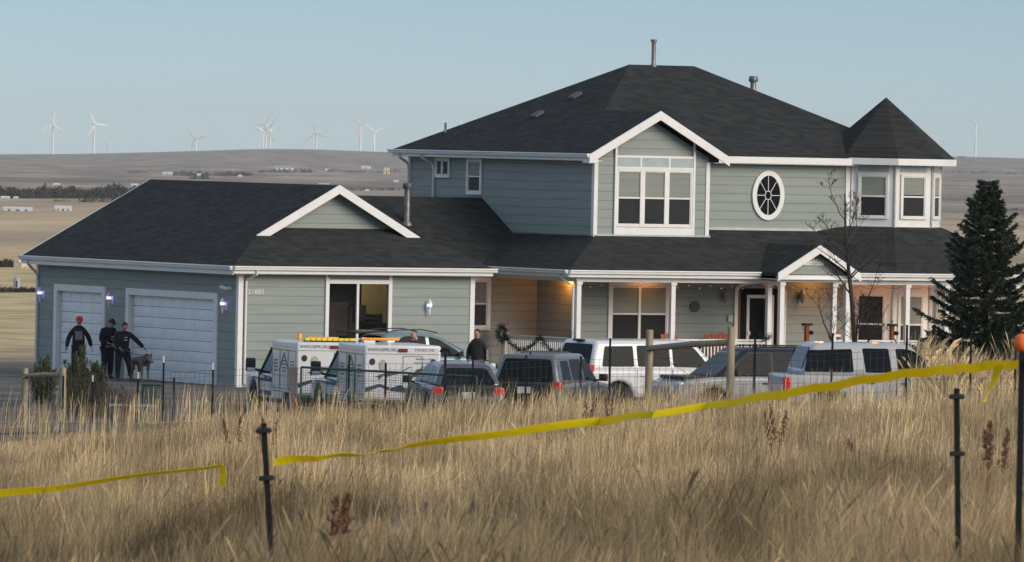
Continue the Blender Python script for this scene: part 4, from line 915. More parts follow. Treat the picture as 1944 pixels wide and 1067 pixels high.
def person(label, loc, rz, J, clothes, head_turn=0, tilt=0, hair=M_HAIR, cap=None, beard=None, gloves=None, h=1.0):
    """local frame: facing -y, x to the viewer's right when facing the camera. J: joint positions"""
    root = empty('person', label, 'person', loc, rz)
    root.scale = (h, h, h)
    g = lambda k: Vector(J[k])
    def lerp(a, b_, t): return a+(b_-a)*t
    P = lambda v, r: (v.x, v.y, v.z, r)
    hip, chest, neck, head = g('hip'), g('chest'), g('neck'), g('head')
    mid = lerp(hip, chest, .5)
    def hand(side, chains, r0=.036):
        wv = g('wrist'+side); ev = g('elbow'+side); d = (wv-ev).normalized(); s = 1 if side == 'R' else -1
        latx = Vector((0, 1, 0)).cross(d).normalized(); lat = Vector((0, -1, 0))*1.0; lat = (lat-d*lat.dot(d)).normalized()
        palm = wv+d*.055; chains.append(['wr'+side, ('pa'+side, (palm.x, palm.y, palm.z, (.036, .02)))])
        for k, (off, L) in enumerate(((.028, .065), (.010, .075), (-.010, .07), (-.027, .055))):
            a = palm+d*.035+lat*off; m_ = a+d*L*.55; e_ = m_+d*L*.4-latx*s*.02
            chains.append(['pa'+side, P(a, .010), P(m_, .009), P(e_, .008)])
        a = wv+d*.035+lat*.035; chains.append(['pa'+side, P(a, .012), P(a+d*.03+lat*.02, .010), P(a+d*.055+lat*.02, .008)])
    ch = [[('hip', P(hip, (.13, .10))), ('mid', P(mid, (.125, .09))), ('chest', P(chest, (.15, .10))), ('neck', P(neck, .056)), ('jaw', P(lerp(neck, head, .45), (.06, .07))), P(head, (.078, .095)), P(head+Vector((0, 0, .07)), (.06, .075))]]
    for s in 'LR':
        ch.append(['chest', P(g('shoulder'+s), .055), P(g('elbow'+s), .038), ('wr'+s, P(g('wrist'+s), .026))])
        ch.append(['hip', P(g('thigh'+s), .085), P(g('knee'+s), .055), P(g('ankle'+s), .036)])
    hand('L', ch); hand('R', ch)
    mkskin('body', ch, M_SKIN, root)
    # face
    hr = Matrix.Translation(head) @ Matrix.Rotation(head_turn, 4, 'Z') @ Matrix.Rotation(tilt, 4, 'X')
    b = MB(); b.M = hr; b.ball((0, 0, .0), .095, 12, (.84, 1.0, 1.2)); b.build('face', M_SKIN, root, smooth=True)
    b = MB(); b.M = hr; b.tube([(0, -.088, .02), (0, -.116, -.018), (0, -.094, -.026)], [.008, .014, .01], 6); b.build('nose', M_SKIN, root, smooth=True)
    for s in (-1, 1):
        b = MB(); b.M = hr; b.ball((s*.03, -.084, .022), .012, 6); b.build('eye', mat('eye_dark', (.05, .03, .02), .2), root, smooth=True)
        b = MB(); b.M = hr; b.ball((s*.082, .0, .0), .03, 6, (.35, .7, 1)); b.build('ear', M_SKIN, root, smooth=True)
    b = MB(); b.M = hr; b.box(-.024, .024, -.094, -.084, -.052, -.045); b.build('mouth', mat('lip', (.3, .10, .08), .5), root)
    if hair:
        b = MB(); b.M = hr @ Matrix.Translation((0, .014, .022)); b.ball((0, 0, .0), .098, 12, (.88, .98, 1.14)); o = b.build('hair', hair, root, smooth=True)
        import bmesh as bmh
        bm = bmh.new(); bm.from_mesh(o.data); inv = (hr).inverted()
        dl = [v for v in bm.verts if (lambda q: q.z < -.02 or (q.y < -.05 and q.z < .055))(inv @ v.co)]
        bmh.ops.delete(bm, geom=dl, context='VERTS'); bm.to_mesh(o.data); bm.free()
    if beard:
        b = MB(); b.M = hr; b.ball((0, -.045, -.075), .062, 10, (.95, .9, 1.0)); b.build('beard', beard, root, smooth=True)
    if cap:
        b = MB(); b.M = hr @ Matrix.Translation((0, .008, .045)); b.lathe([(.099, 0), (.102, .03), (.088, .065), (.05, .09), (.004, .098)], (0, 0, 0), 16)
        o = b.build('cap', cap, root, smooth=True)
        b = MB(); b.M = hr @ Matrix.Translation((0, -.08, .048)); b.add([(-.075, 0, 0), (.075, 0, 0), (.06, -.075, -.022), (-.06, -.075, -.022), (-.075, 0, .012), (.075, 0, .012), (.06, -.075, -.012), (-.06, -.075, -.012)], [(0,1,2,3), (4,7,6,5), (0,4,5,1), (1,5,6,2), (2,6,7,3), (3,7,4,0)]); b.build('cap_brim', cap, o, bevel=.01)
    # clothes
    jm, tm = clothes
    ch = [[('hip', P(hip-Vector((0,0,.11)), (.20, .165))), P(hip+Vector((0,0,.04)), (.205, .16)), P(mid, (.20, .155)), ('chest', P(chest, (.215, .165))), P(neck-Vector((0,0,.04)), (.135, .12)), P(neck+Vector((0,0,.04)), .085)]]
    for s in 'LR':
        w_ = g('wrist'+s); e_ = g('elbow'+s); sh = g('shoulder'+s)
        ch.append(['chest', P(sh, .088), P(lerp(sh, e_, .5), .082), P(e_, .074), P(lerp(e_, w_, .5), .066), P(lerp(e_, w_, .96), .052)])
    mkskin('jacket', ch, jm, root)
    ch = [[('hip', P(hip-Vector((0,0,.02)), (.19, .155)))]]
    for s in 'LR':
        t_, k_, a_ = g('thigh'+s), g('knee'+s), g('ankle'+s)
        ch.append(['hip', P(t_, .135), P(lerp(t_, k_, .5), .12), P(k_, .098), P(lerp(k_, a_, .5), .09), P(lerp(k_, a_, .98), .08)])
    mkskin('trousers', ch, tm, root)
    for s in 'LR':
        a_ = g('ankle'+s); fd = Vector(J.get('foot'+s, (0, -1, 0))).normalized()
        b = MB(); b.tube([a_+Vector((0,0,.06)), a_+Vector((0,0,-.02)), a_+fd*.03+Vector((0,0,-.05)), a_+fd*.12+Vector((0,0,-.065)), a_+fd*.2+Vector((0,0,-.07))], [.055, .055, .055, .045, .03], 8); b.build('boot', M_BLACK, root, smooth=True)
    if gloves:
        for s, gm in gloves.items():
            ch = []; w_ = g('wrist'+s); d = (w_-g('elbow'+s)).normalized(); lat = Vector((0, -1, 0)); lat = (lat-d*lat.dot(d)).normalized()
            pa = w_+d*.055
            ch.append([('w', P(w_, .034)), ('p', P(pa, (.045, .03)))])
            for off, L in ((.03, .065), (.010, .075), (-.010, .07), (-.03, .055)):
                a = pa+d*.035+lat*off; ch.append(['p', P(a, .014), P(a+d*L*.6, .012), P(a+d*L, .011)])
            ch.append(['w', P(w_+d*.04+lat*.045, .014), P(w_+d*.08+lat*.06, .011)])
            mkskin('glove', ch, gm, root)
    return root
def joints(**k):
    J = dict(hip=(0, 0, .95), chest=(0, 0, 1.30), neck=(0, .0, 1.50), head=(0, -.02, 1.66),
      shoulderL=(-.165, 0, 1.41), elbowL=(-.27, .02, 1.14), wristL=(-.29, -.05, .90),
      shoulderR=(.165, 0, 1.41), elbowR=(.27, .02, 1.14), wristR=(.29, -.05, .90),
      thighL=(-.09, 0, .86), kneeL=(-.11, -.02, .48), ankleL=(-.12, .02, .09),
      thighR=(.09, 0, .86), kneeR=(.11, -.02, .48), ankleR=(.12, .02, .09))
    J.update(k); return J
BULK = 1.22
def W2(px, Y, py=700): p = at(px, py, Y); return p.x
def at_g(px, Y): x = W2(px, Y); return (x, Y, gzf(x, Y))
M_JCK = M_CLOTH
p1 = person('person in a red cap and dark pullover with gloves standing behind the bushes', at_g(148, 236.3), R_(4), joints(
    shoulderL=(-.18, 0, 1.40), elbowL=(-.30, .0, 1.13), wristL=(-.35, -.08, .86), shoulderR=(.18, 0, 1.40), elbowR=(.31, 0, 1.14), wristR=(.38, -.08, .90), head=(.01, -.04, 1.66)),
    (M_CLOTH, M_CLOTH), head_turn=R_(25), tilt=R_(12), cap=M_REDC, gloves={'L': M_CLOTH2, 'R': M_LATEX})
b = MB(); b.slab([(-.11, -.165, 1.36), (.11, -.165, 1.36), (.12, -.165, 1.1), (-.10, -.165, 1.1)], (0, .01, 0)); b.build('bib', M_CLOTH2, p1, bevel=.01)
p2 = person('person in a black cap and black uniform bending forward beside the dog handler', at_g(203, 235.6), R_(35), joints(
    hip=(0, .06, .95), chest=(0, -.02, 1.29), neck=(0, -.12, 1.49), head=(.0, -.2, 1.63), shoulderL=(-.19, -.03, 1.42), shoulderR=(.19, -.06, 1.42),
    elbowL=(-.25, .0, 1.12), wristL=(-.12, -.22, 1.05), elbowR=(.25, -.05, 1.14), wristR=(.12, -.24, 1.08)), (M_CLOTH, M_CLOTH), head_turn=R_(20), tilt=R_(25), cap=M_BLACK, h=1.0)
p3 = person('shorter person in black uniform holding the dog on a lead', at_g(232, 233.8), R_(8), joints(
    hip=(0, .02, .92), chest=(.0, -.04, 1.25), neck=(.02, -.08, 1.44), head=(.04, -.13, 1.58), shoulderL=(-.19, -.02, 1.36), shoulderR=(.2, -.04, 1.37),
    elbowR=(.42, -.10, 1.16), wristR=(.60, -.2, .98), elbowL=(-.24, -.06, 1.08), wristL=(-.1, -.24, .95),
    thighL=(-.1, 0, .84), kneeL=(-.13, -.03, .48), ankleL=(-.13, .0, .09), thighR=(.1, 0, .84), kneeR=(.2, -.04, .48), ankleR=(.27, 0, .09), footR=(.5, -1, 0)),
    (M_CLOTH, M_CLOTH), head_turn=R_(25), tilt=R_(28), hair=M_HAIR, gloves={'R': M_BLUEG}, h=1.0)
M_REFL = mat('reflective_tape', (.6, .6, .6), .4)
for pp, bands in ((p2, (1.22, 1.14)), (p3, (1.26, 1.18))):
    for z in bands:
        b = MB(); y = -.185 if pp is p3 else -.17; b.box(.02, .12, y, y+.01, z, z+.018); b.build('reflective_strip', M_REFL, pp)
p4 = person('bald grey bearded person in dark jacket looking up beside the pale blue hatchback', at_g(783, 226.8), R_(70), joints(head=(0, -.02, 1.65)), (M_CLOTH, M_CLOTH), tilt=R_(-14), hair=None, beard=M_GHAIR)
p5 = person('person with short dark hair in black jacket standing at the garage corner', at_g(905, 229.0), R_(-12), joints(
    elbowL=(-.25, .02, 1.14), wristL=(-.24, -.06, .88), elbowR=(.26, .03, 1.14), wristR=(.25, -.04, .88)), (M_CLOTH, M_CLOTH2), head_turn=R_(-25), tilt=R_(6), hair=M_HAIR, h=1.03)
text('SHERIFF', .085, M_REFL, p5, Matrix.Translation((.34, -.055, .93)) @ Matrix.Rotation(R_(20), 4, 'Z') @ UPR @ Matrix.Rotation(PI/2, 4, 'Z'), 'lettering', .002)

# dog, facing right and towards the camera
dx, dy, dz = at_g(268, 232.4)
dog = empty('dog', 'grey brown dog on a lead standing before the garage door', 'dog', (dx, dy, dz), R_(-62)); dog.scale = (1.15, 1.15, 1.15)
# local x = forwards
mkskin('body', [[('pel', (-.30, 0, .58, (.105, .11))), ('bel', (-.05, 0, .56, (.10, .11))), ('che', (.20, 0, .56, (.115, .15))), ('nk', (.36, 0, .62, .095)), ('hd', (.47, 0, .62, (.095, .095))), (.56, 0, .56, .055), (.63, 0, .53, .04)],
    ['pel', (-.34, .09, .48, .075), (-.28, .10, .34, .048), (-.40, .10, .22, .030), (-.36, .10, .06, .026), (-.31, .10, .03, .028)],
    ['pel', (-.34, -.09, .48, .075), (-.24, -.10, .34, .048), (-.36, -.10, .22, .030), (-.32, -.10, .06, .026), (-.27, -.10, .03, .028)],
    ['che', (.22, .10, .44, .055), (.18, .10, .32, .038), (.21, .10, .18, .027), (.20, .10, .05, .024), (.25, .10, .03, .028)],
    ['che', (.22, -.10, .44, .055), (.24, -.10, .32, .038), (.27, -.10, .18, .027), (.26, -.10, .05, .024), (.31, -.10, .03, .028)],
    ['pel', (-.42, 0, .60, .03), (-.52, 0, .50, .022), (-.56, 0, .36, .014)]], M_FUR, dog)
for s in (-1, 1):
    b = MB(); b.add([(.44, s*.03, .69), (.50, s*.06, .67), (.43, s*.09, .66), (.455, s*.07, .78)], [(0,1,2), (0,1,3), (1,2,3), (2,0,3)]); b.build('ear', M_FUR, dog)
    b = MB(); b.ball((.545, s*.04, .625), .011, 5); b.build('eye', M_BLACK, dog)
b = MB(); b.ball((.665, 0, .535), .02, 6); b.build('nose', M_BLACK, dog)
b = MB(); b.lathe([(.098, -.015), (.098, .015)], (0, 0, 0), 14); o = b.build('collar', M_BLACK, dog); o.location = (.34, 0, .65); o.rotation_euler = (0, R_(60), 0)
# lead
hx = Matrix.Translation(p3.location) @ Matrix.Rotation(R_(8), 4, 'Z') @ Vector((.64, -.23, .91))
hc = Matrix.Translation(dog.location) @ Matrix.Rotation(R_(-62), 4, 'Z') @ Vector((.34, 0, .80))
hl = Matrix.Translation(p3.location) @ Matrix.Rotation(R_(8), 4, 'Z') @ Vector((-.05, -.30, .95))
b = MB(); b.tube([hl, (hl+hc)/2-Vector((0, 0, .06)), hc], .012, 6)
tag(b.build('dog_lead', M_BLACK), 'dark lead running from the handler down to the dog', 'dog lead')

# ------------------------------------------------------------------ porch furniture and decoration (things of their own)
def hz_loc(u, v, z): return tuple(H(u, v, z))
def chair(u, v, rz, label):
    r = empty('garden_chair', label, 'chair', hz_loc(u, v, .5), TH+rz, 'orange stained chairs on the porch')
    b = MB()
    for i in range(5): b.M = Matrix.Rotation(R_(-12), 4, 'X'); b.box(-.30+i*.125, -.19+i*.125, .24, .27, .30, 1.14-.02*abs(i-2))
    b.M = Matrix.Identity(4); b.build('backrest', M_CHAIR, r, bevel=.008)
    b = MB(); b.box(-.3, .3, -.28, .28, .34, .38); b.build('seat', M_CHAIR, r, bevel=.008)
    for x in (-.33, .33):
        for y in (-.27, .25):
            b = MB(); b.box(x-.03, x+.03, y-.03, y+.03, 0, .58); b.build('leg', M_CHAIR, r)
        b = MB(); b.box(x-.06, x+.06, -.34, .32, .58, .61); b.build('armrest', M_CHAIR, r, bevel=.008)
    return r
chair(16.0, 1.9, 0, 'orange stained wooden chair just right of the second porch column')
chair(17.55, 1.9, 0, 'orange stained wooden chair nearest the front door')
chair(18.25, 2.3, R_(20), 'orange stained wooden chair tucked against the left door jamb')
r = empty('striped_globe', 'round orange and white globe ornament on the porch rail', 'ornament', hz_loc(20.95, .9, .5), TH)
b = MB(); b.ball((0, 0, 1.06), .19, 14, (1, 1, .92)); b.build('globe', M_CHAIR, r, smooth=True)
b = MB(); b.lathe([(.193, -.03), (.193, .04)], (0, 0, 1.06), 20); b.build('white_band', M_TRIM, r)
b = MB(); b.tube([(0, 0, 0), (0, 0, .9)], .03, 8); b.lathe([(.18, 0), (.16, .03)], (0, 0, 0), 16); b.build('pedestal', M_TRIM, r)
for u, v, lab in ((20.15, 1.2, 'brown wooden stand with curled iron bracket just right of the porch gable column'), (23.05, .95, 'brown wooden stand with curled iron bracket beside the right porch column')):
    r = empty('wooden_stand', lab, 'plant stand', hz_loc(u, v, .5), TH, 'wooden stands on the porch')
    b = MB(); b.box(-.06, .06, -.06, .06, 0, 1.35); b.build('post', M_CHAIR, r, bevel=.01)
    b = MB(); b.box(-.13, .15, -.1, .1, 1.35, 1.42); b.lathe([(.06, 1.08), (.08, 1.15), (.05, 1.2)], (.12, -.06, 0), 10); b.build('cap_and_pot', M_BLACK, r)
    b = MB(); pp = [(-.06-.09*(1-math.cos(t))*.5-.02*t, -.07, 1.28-.10*math.sin(t)*.6) for t in np.linspace(0, 5.2, 14)]; b.tube(pp, .01, 5); b.build('scroll_bracket', M_BLACK, r)
def needles(b, c, n, spread, L, rnd, w=.012):
    for _ in range(n):
        p = Vector(c)+Vector((rnd.gauss(0, spread), rnd.gauss(0, spread), rnd.gauss(0, spread)))
        d = Vector((rnd.gauss(0, 1), rnd.gauss(0, 1), rnd.gauss(0, 1)+.2)).normalized()*L*rnd.uniform(.6, 1.2); q = d.cross(Vector((rnd.random(), rnd.random(), 1))).normalized()*w
        b.add([tuple(p-q), tuple(p+q), tuple(p+d)], [(0, 1, 2)])
def garland(pts, label, bunch=None):
    rnd = random.Random(len(pts)*7+int(pts[0][0]*10)); b = MB()
    for i in range(len(pts)-1):
        a, c = Vector(pts[i]), Vector(pts[i+1]); n = max(2, int((c-a).length/.035))
        for k in range(n): needles(b, a.lerp(c, k/n), 12, .035, .09, rnd)
    o = b.build('garland', M_NEEDLE); tag(o, label, 'garland', 'evergreen garlands on the porch rails'); return o
def swag(a, b_, z, sag, n=8): return [tuple(H(a[0]+(b_[0]-a[0])*i/n, a[1]+(b_[1]-a[1])*i/n, z-sag*4*(i/n)*(1-i/n))) for i in range(n+1)]
garland(swag((11.5, 4.5), (11.5, 2.4), 1.45, .45)+swag((11.5, 2.4), (11.5, .5), 1.45, .45)+[tuple(H(11.45, .45, 1.7))], 'evergreen garland draped in two swags along the left porch railing')
garland(swag((14.9, .28), (15.9, .28), 1.4, .5), 'evergreen garland hanging right of the second porch column')
garland(swag((17.9, .28), (18.3, .28), 1.62, .18, 4), 'small evergreen garland below the twin porch columns by the door')
rnd = random.Random(3); b = MB()
for i in range(40): a = 2*PI*i/40; needles(b, H(11.5+.0, 4.62+.2*math.cos(a), 1.45+.2*math.sin(a)), 14, .05, .12, rnd)
tag(b.build('wreath', M_NEEDLE), 'dark evergreen wreath on the end post of the left porch railing', 'wreath')

# ------------------------------------------------------------------ trees and shrubs
def spruce(loc, Ht, Rb, label):
    r = empty('spruce_tree', label, 'tree', loc); rnd = random.Random(21)
    b = MB(); b.tube([(0, 0, -.2), (0, 0, Ht*.5), (.03, 0, Ht*.97)], [.14, .08, .015], 8); b.build('trunk', M_BARK, r)
    tri = []; lim = MB()
    z = .25
    while z < Ht-.1:
        t = 1-z/Ht; n = int(6+6*t); a0 = rnd.random()*6
        for i in range(n):
            a = a0+2*PI*i/n+rnd.uniform(-.3, .3); L = Rb*(t**.85)*rnd.uniform(.5, 1.25)+.06
            dirv = Vector((math.cos(a), math.sin(a), 0)); side = Vector((-math.sin(a), math.cos(a), 0))
            P0 = Vector((0, 0, z)); pts = []
            for k in range(7):
                s = k/6; droop = -.16*L*math.sin(s*PI*.8)+.22*L*s*s*(1.1 if t < .5 else .6); pts.append(P0+dirv*L*s+Vector((0, 0, droop+.10*L*s)))
            if L > .3: lim.tube([tuple(p) for p in pts], [.018*(1-k/7)+.004 for k in range(7)], 4)
            m = int(20+L*88)
            for k in range(m):
                s = rnd.uniform(.10, 1.0)**.8; j = min(5, int(s*6)); p = pts[j].lerp(pts[j+1], s*6-j)
                tl = (.07+.26*L*(1-s)*.6+.05)*rnd.uniform(.7, 1.2); sd = rnd.choice((-1, 1))
                d = (side*sd*rnd.uniform(.5, 1)+dirv*rnd.uniform(.3, .9)+Vector((0, 0, rnd.uniform(-.35, .25)))).normalized()
                # a twig: needles as small triangles
                q = p+d*tl
                for h in range(5):
                    c = p.lerp(q, (h+.5)/5); e1 = (d+Vector((rnd.gauss(0, .6), rnd.gauss(0, .6), rnd.gauss(0, .6)))).normalized()*.085; w_ = e1.cross(Vector((rnd.random(), rnd.random(), rnd.random()))).normalized()*.017
                    tri.append((c-w_, c+w_, c+e1))
        z += .13+.09*t
    n = len(tri); me = bpy.data.meshes.new('crown'); me.from_pydata([tuple(p) for t_ in tri for p in t_], [], [(3*i, 3*i+1, 3*i+2) for i in range(n)]); me.materials.append(M_NEEDLE)
    o = bpy.data.objects.new('crown', me); COL.objects.link(o); o.parent = r
    lim.build('limbs', M_BARK, r)
sx_, sy_, sz_ = at_g(1868, 214); spruce((sx_, sy_, sz_), 6.3, 2.35, 'dark green spruce at the right end of the house')
spruce((sx_+2.6, sy_+4, gzf(sx_+2.6, sy_+4)), 3.3, 1.3, 'low spruce half outside the frame right of the tall spruce')

def bare_tree(loc, label):
    r = empty('bare_tree', label, 'tree', loc); rnd = random.Random(12)
    tr = MB(); br = MB()
    def branch(mb, p, d, L, rad, lev):
        n = 6; pts = [p]; q = p; dd = d
        for i in range(n):
            jt = .03 if lev == 0 else .13; dd = (dd+Vector((rnd.gauss(0, jt), rnd.gauss(0, jt), rnd.gauss(.05, .07)))).normalized(); q = q+dd*L/n; pts.append(q)
        mb.tube([tuple(x) for x in pts], [max(.0045, rad*(1-.8*i/n)) for i in range(n+1)], 5 if lev else 9)
        if lev < 4:
            m = (15, 6, 5, 3)[lev]
            for i in range(m):
                s = rnd.uniform(.18, .9)**1.15 if lev == 0 else rnd.uniform(.25, .97); j = min(n-1, int(s*n)); pp = pts[j].lerp(pts[j+1], s*n-j)
                a = rnd.uniform(0, 2*PI); out = Vector((math.cos(a), math.sin(a), rnd.uniform(.25, .9))).normalized()
                branch(br, pp, (out+dd*.35).normalized(), L*(.46 if lev == 0 else .5)*rnd.uniform(.6, 1.15)*(1.25-s*.85), rad*(1-.7*s)*.42, lev+1)
    branch(tr, Vector((0, 0, -.1)), Vector((-.03, 0, 1)), 6.1, .105, 0)
    tr.build('trunk', M_BARK, r, smooth=True); br.build('branches', M_BARK, r)
bx_, by_, bz_ = at_g(1632, 222); bare_tree((bx_, by_, bz_), 'leafless young tree in front of the turret and porch')

def juniper(px, Y, Ht, Wd, label, seed, n=1):
    x, y, z = at_g(px, Y); r = empty('juniper_bush', label, 'bush', (x, y, z), 0, 'juniper bushes by the garage drive'); rnd = random.Random(seed); tri = []; st = MB()
    for i in range(26):
        a = rnd.uniform(0, 2*PI); rr_ = Wd*math.sqrt(rnd.random())*.8; top = Ht*(1-.55*(rr_/Wd)**1.5)*rnd.uniform(.72, 1.08)
        P0 = Vector((math.cos(a)*rr_*.3, math.sin(a)*rr_*.3, 0)); P1 = Vector((math.cos(a)*rr_, math.sin(a)*rr_, top)); st.tube([tuple(P0), tuple(P0.lerp(P1, .5)+Vector((0, 0, .05))), tuple(P1)], [.015, .01, .004], 4)
        for k in range(int(130*top)):
            s = rnd.random(); c = P0.lerp(P1, s)+Vector((rnd.gauss(0, .10*(1.15-s)), rnd.gauss(0, .10*(1.15-s)), 0))
            d = Vector((rnd.gauss(0, .45), rnd.gauss(0, .45), 1)).normalized()*rnd.uniform(.06, .13); w_ = d.cross(Vector((rnd.gauss(0,1), rnd.gauss(0,1), .1))).normalized()*.014; tri.append((c-w_, c+w_, c+d))
    me = bpy.data.meshes.new('foliage'); me.from_pydata([tuple(p) for t_ in tri for p in t_], [], [(3*i, 3*i+1, 3*i+2) for i in range(len(tri))]); me.materials.append(M_JUNI)
    o = bpy.data.objects.new('foliage', me); COL.objects.link(o); o.parent = r; st.build('stems', M_BARK, r)
juniper(84, 213, 1.35, .55, 'spiky olive juniper bush behind the left wooden brace', 1)
juniper(150, 210, 1.75, .55, 'tall olive juniper bush in front of the person in the red cap', 2)
juniper(182, 211, 1.35, .42, 'small juniper bush left of the dog handlers', 3)
M_SCRUB = mat('dry_scrub', (.05, .045, .03), .9, .4, 4)
for i, (px, Y, h_, lab) in enumerate(((160, 201, .95, 'dark low scrub bush behind the wire mesh below the tall juniper'), (210, 202, .8, 'dark low scrub bush behind the wire mesh left of the green utility box'))):
    x, y, z = at_g(px, Y); r = empty('scrub_bush', lab, 'bush', (x, y, z), 0, 'low dark scrub behind the wire fence'); rnd = random.Random(50+i); b = MB()
    for k in range(2600):
        c = Vector((rnd.gauss(0, .27), rnd.gauss(0, .3), abs(rnd.gauss(0, .5))*h_)); 
        if c.z > h_: continue
        d = Vector((rnd.gauss(0, .5), rnd.gauss(0, .5), 1)).normalized()*.11; w_ = Vector((rnd.gauss(0, 1), rnd.gauss(0, 1), 0)).normalized()*.009; b.add([tuple(c-w_), tuple(c+w_), tuple(c+d)], [(0, 1, 2)])
    b.build('foliage', M_SCRUB, r); b = MB(); b.tube([(0, 0, 0), (0, 0, h_*.6)], [.03, .01], 5); b.build('stem', M_BARK, r)

# ------------------------------------------------------------------ fences
def brace(px0, px1, Y0, Y1, top, rail_z0, rail_z1, rp, rr_, label, lean=0):
    a = Vector(at_g(px0, Y0)); c = Vector(at_g(px1, Y1)); r = empty('wooden_brace', label, 'fence', tuple(a), 0, 'round wooden fence braces'); c = c-a
    for q in (Vector((0, 0, 0)), c):
        b = MB(); b.lathe([(rp, -.3), (rp*1.02, .5), (rp*.96, top-.02), (rp*.88, top)], tuple(q), 12); b.build('post', M_WOOD, r, smooth=True)
    b = MB(); b.tube([(c*.02)+Vector((0, 0, rail_z0)), c*.5+Vector((0, 0, (rail_z0+rail_z1)/2+.02)), c*.98+Vector((0, 0, rail_z1))], rr_, 10); b.build('rail', M_WOOD, r, smooth=True)
    b = MB()
    for z in (rail_z0-.05, rail_z0+.04): b.tube([Vector((0, 0, z))+Vector((rp*1.05*math.cos(t), rp*1.05*math.sin(t), 0)) for t in np.linspace(0, 2*PI, 13)], .006, 4)
    b.tube([(0, -rp, rail_z0), tuple(c+Vector((0, -rp, .2)))], .004, 4); b.build('brace_wire', M_POST, r)
    return r, a, c
def wz(px, py, Y):          # height above the ground of a photo point at that distance
    p = at(px, py, Y); return p.z-gzf(p.x, p.y)
t1 = wz(48, 699, 190)
brace(48, 120, 190, 189, t1, wz(50, 714, 190), wz(118, 712, 189)-(gzf(*at_g(120, 189)[:2])-gzf(*at_g(48, 190)[:2]))*0, .075, .06, 'weathered wooden post and rail brace at the left end of the wire fence')
Yr0, Yr1 = 163, 160
ga = gzf(*at_g(1232, Yr0)[:2]); gb = gzf(*at_g(1387, Yr1)[:2])
r_, a_, c_ = brace(1232, 1387, Yr0, Yr1, wz(1232, 626, Yr0), wz(1240, 661, Yr0), at(1385, 650, Yr1).z-gb+(gb-ga)*0, .078, .066, 'tall wooden post and rail brace standing before the porch')
# stub post with orange tag
x, y, z = at_g(557, 186); r = empty('wooden_post', 'grey square wooden post before the left rescue truck', 'post', (x, y, z))
b = MB(); b.box(-.10, .10, -.09, .09, -.2, wz(557, 697, 186)); b.build('post', mat('grey_old_wood', (.11, .10, .095), .9, .3, 6), r, bevel=.012)
b = MB(); b.slab([(.05, -.11, .60), (.09, -.11, .66), (.17, -.11, .30), (.13, -.11, .24)], (0, -.008, 0)); b.build('orange_ribbon', mat('orange_ribbon', (.6, .12, .04), .6), r)
# welded wire fence along the edge of the field: steel posts and mesh
def fpt(X): return Vector((X, float(fence_y(X)), 0))
fl = empty('wire_fence', 'welded wire mesh fence on dark steel posts along the edge of the grass', 'fence', (0, 0, 0))
posts = [(5, .95, 0), (128, 1.1, 0), (184, .95, 1), (270, 1.0, 1), (318, 1.35, 1), (338, 1.0, 0), (412, 1.15, 1), (500, 1.1, 0), (670, 1.35, 0), (740, 1.15, 0), (905, 1.2, 0), (1006, 1.25, 0), (1110, 1.2, 0), (1165, 1.55, 0), (1440, 1.5, 0), (1587, 1.5, 0), (1728, 1.6, 0), (1850, 1.4, 0), (1935, 1.4, 0)]
def fx_(px):
    X = (px-972)/FPX*180
    for _ in range(8): X = (px-972-ROLL*200)/FPX*float(fence_y(X))+ROLL*0
    return X
M_PTIP = mat('white_post_tip', (.62, .62, .6), .6)
for px, h_, tip in posts:
    X = fx_(px); Y = float(fence_y(X)); z = gzf(X, Y)
    b = MB(); b.box(X-.022, X+.022, Y-.006, Y, z-.3, z+h_); b.box(X-.006, X+.006, Y, Y+.035, z-.3, z+h_)
    p_ = b.build('steel_post', M_POST, fl)
    if tip:
        b = MB(); b.box(X-.016, X+.016, Y-.01, Y+.002, z+h_, z+h_+.15); b.build('white_tip', M_PTIP, p_)
Xs = np.arange(fx_(-60), fx_(2010), .12); b = MB()
def ftop(X, Y): return 1.12+.02*math.sin(X*1.7)
for X in Xs:
    Y = float(fence_y(X))-.012; z = gzf(X, Y); b.box(X-.003, X+.003, Y-.003, Y, z+.05, z+ftop(X, Y))
for fz in (.08, .28, .48, .68, .88, 1.0):
    pv_ = None
    for X in Xs[::4]:
        Y = float(fence_y(X))-.016; q = Vector((X, Y, gzf(X, Y)+fz*ftop(X, Y)))
        if pv_ is not None: b.bar(pv_, q, .006)
        pv_ = q
b.build('wire_mesh', mat('wire', (.09, .09, .09), .5, metal=.5), fl)
# green steel mesh panel before the right rescue truck
xa = at_g(572, 190); xb = at_g(905, 188); r = empty('mesh_panel', 'dark green steel gate panel with fine mesh in front of the rescue trucks', 'gate', xa); c = Vector(xb)-Vector(xa)
ht = wz(740, 708, 189)
b = MB(); 
for z in (ht, ht*.5, .1): b.tube([(0, 0, z), tuple(c+Vector((0, 0, z)))], .028, 8)
for k in (0, .31, .62, 1): b.tube([c*k+Vector((0, 0, 0)), c*k+Vector((0, 0, ht+(.0)))], .028, 8)
b.build('frame', M_GREEN, r)
b = MB(); L = c.length; n = int(L/.06)
for i in range(n): q = c*(i/n); b.bar(q+Vector((0, 0, ht*.5)), q+Vector((0, 0, ht)), .006)
for z in np.arange(ht*.5, ht, .06): b.bar(Vector((0, 0, z)), c+Vector((0, 0, z)), .006)
b.build('mesh', M_GREEN, r)
for px, top, Y, lab in ((670, 690, 187, 'dark steel post left of the green mesh panel centre'), (775, 655, 186, 'black steel post with hooked top before the silver wagon')): pass
x, y, z = at_g(845, 185); r = empty('hooked_post', 'black steel post with curved hook rising above the silver wagon', 'post', (x, y, z))
b = MB(); b.box(-.03, .03, -.03, .03, -.2, wz(842, 665, 185)); b.build('post', M_POST, r); hh = wz(842, 665, 185)
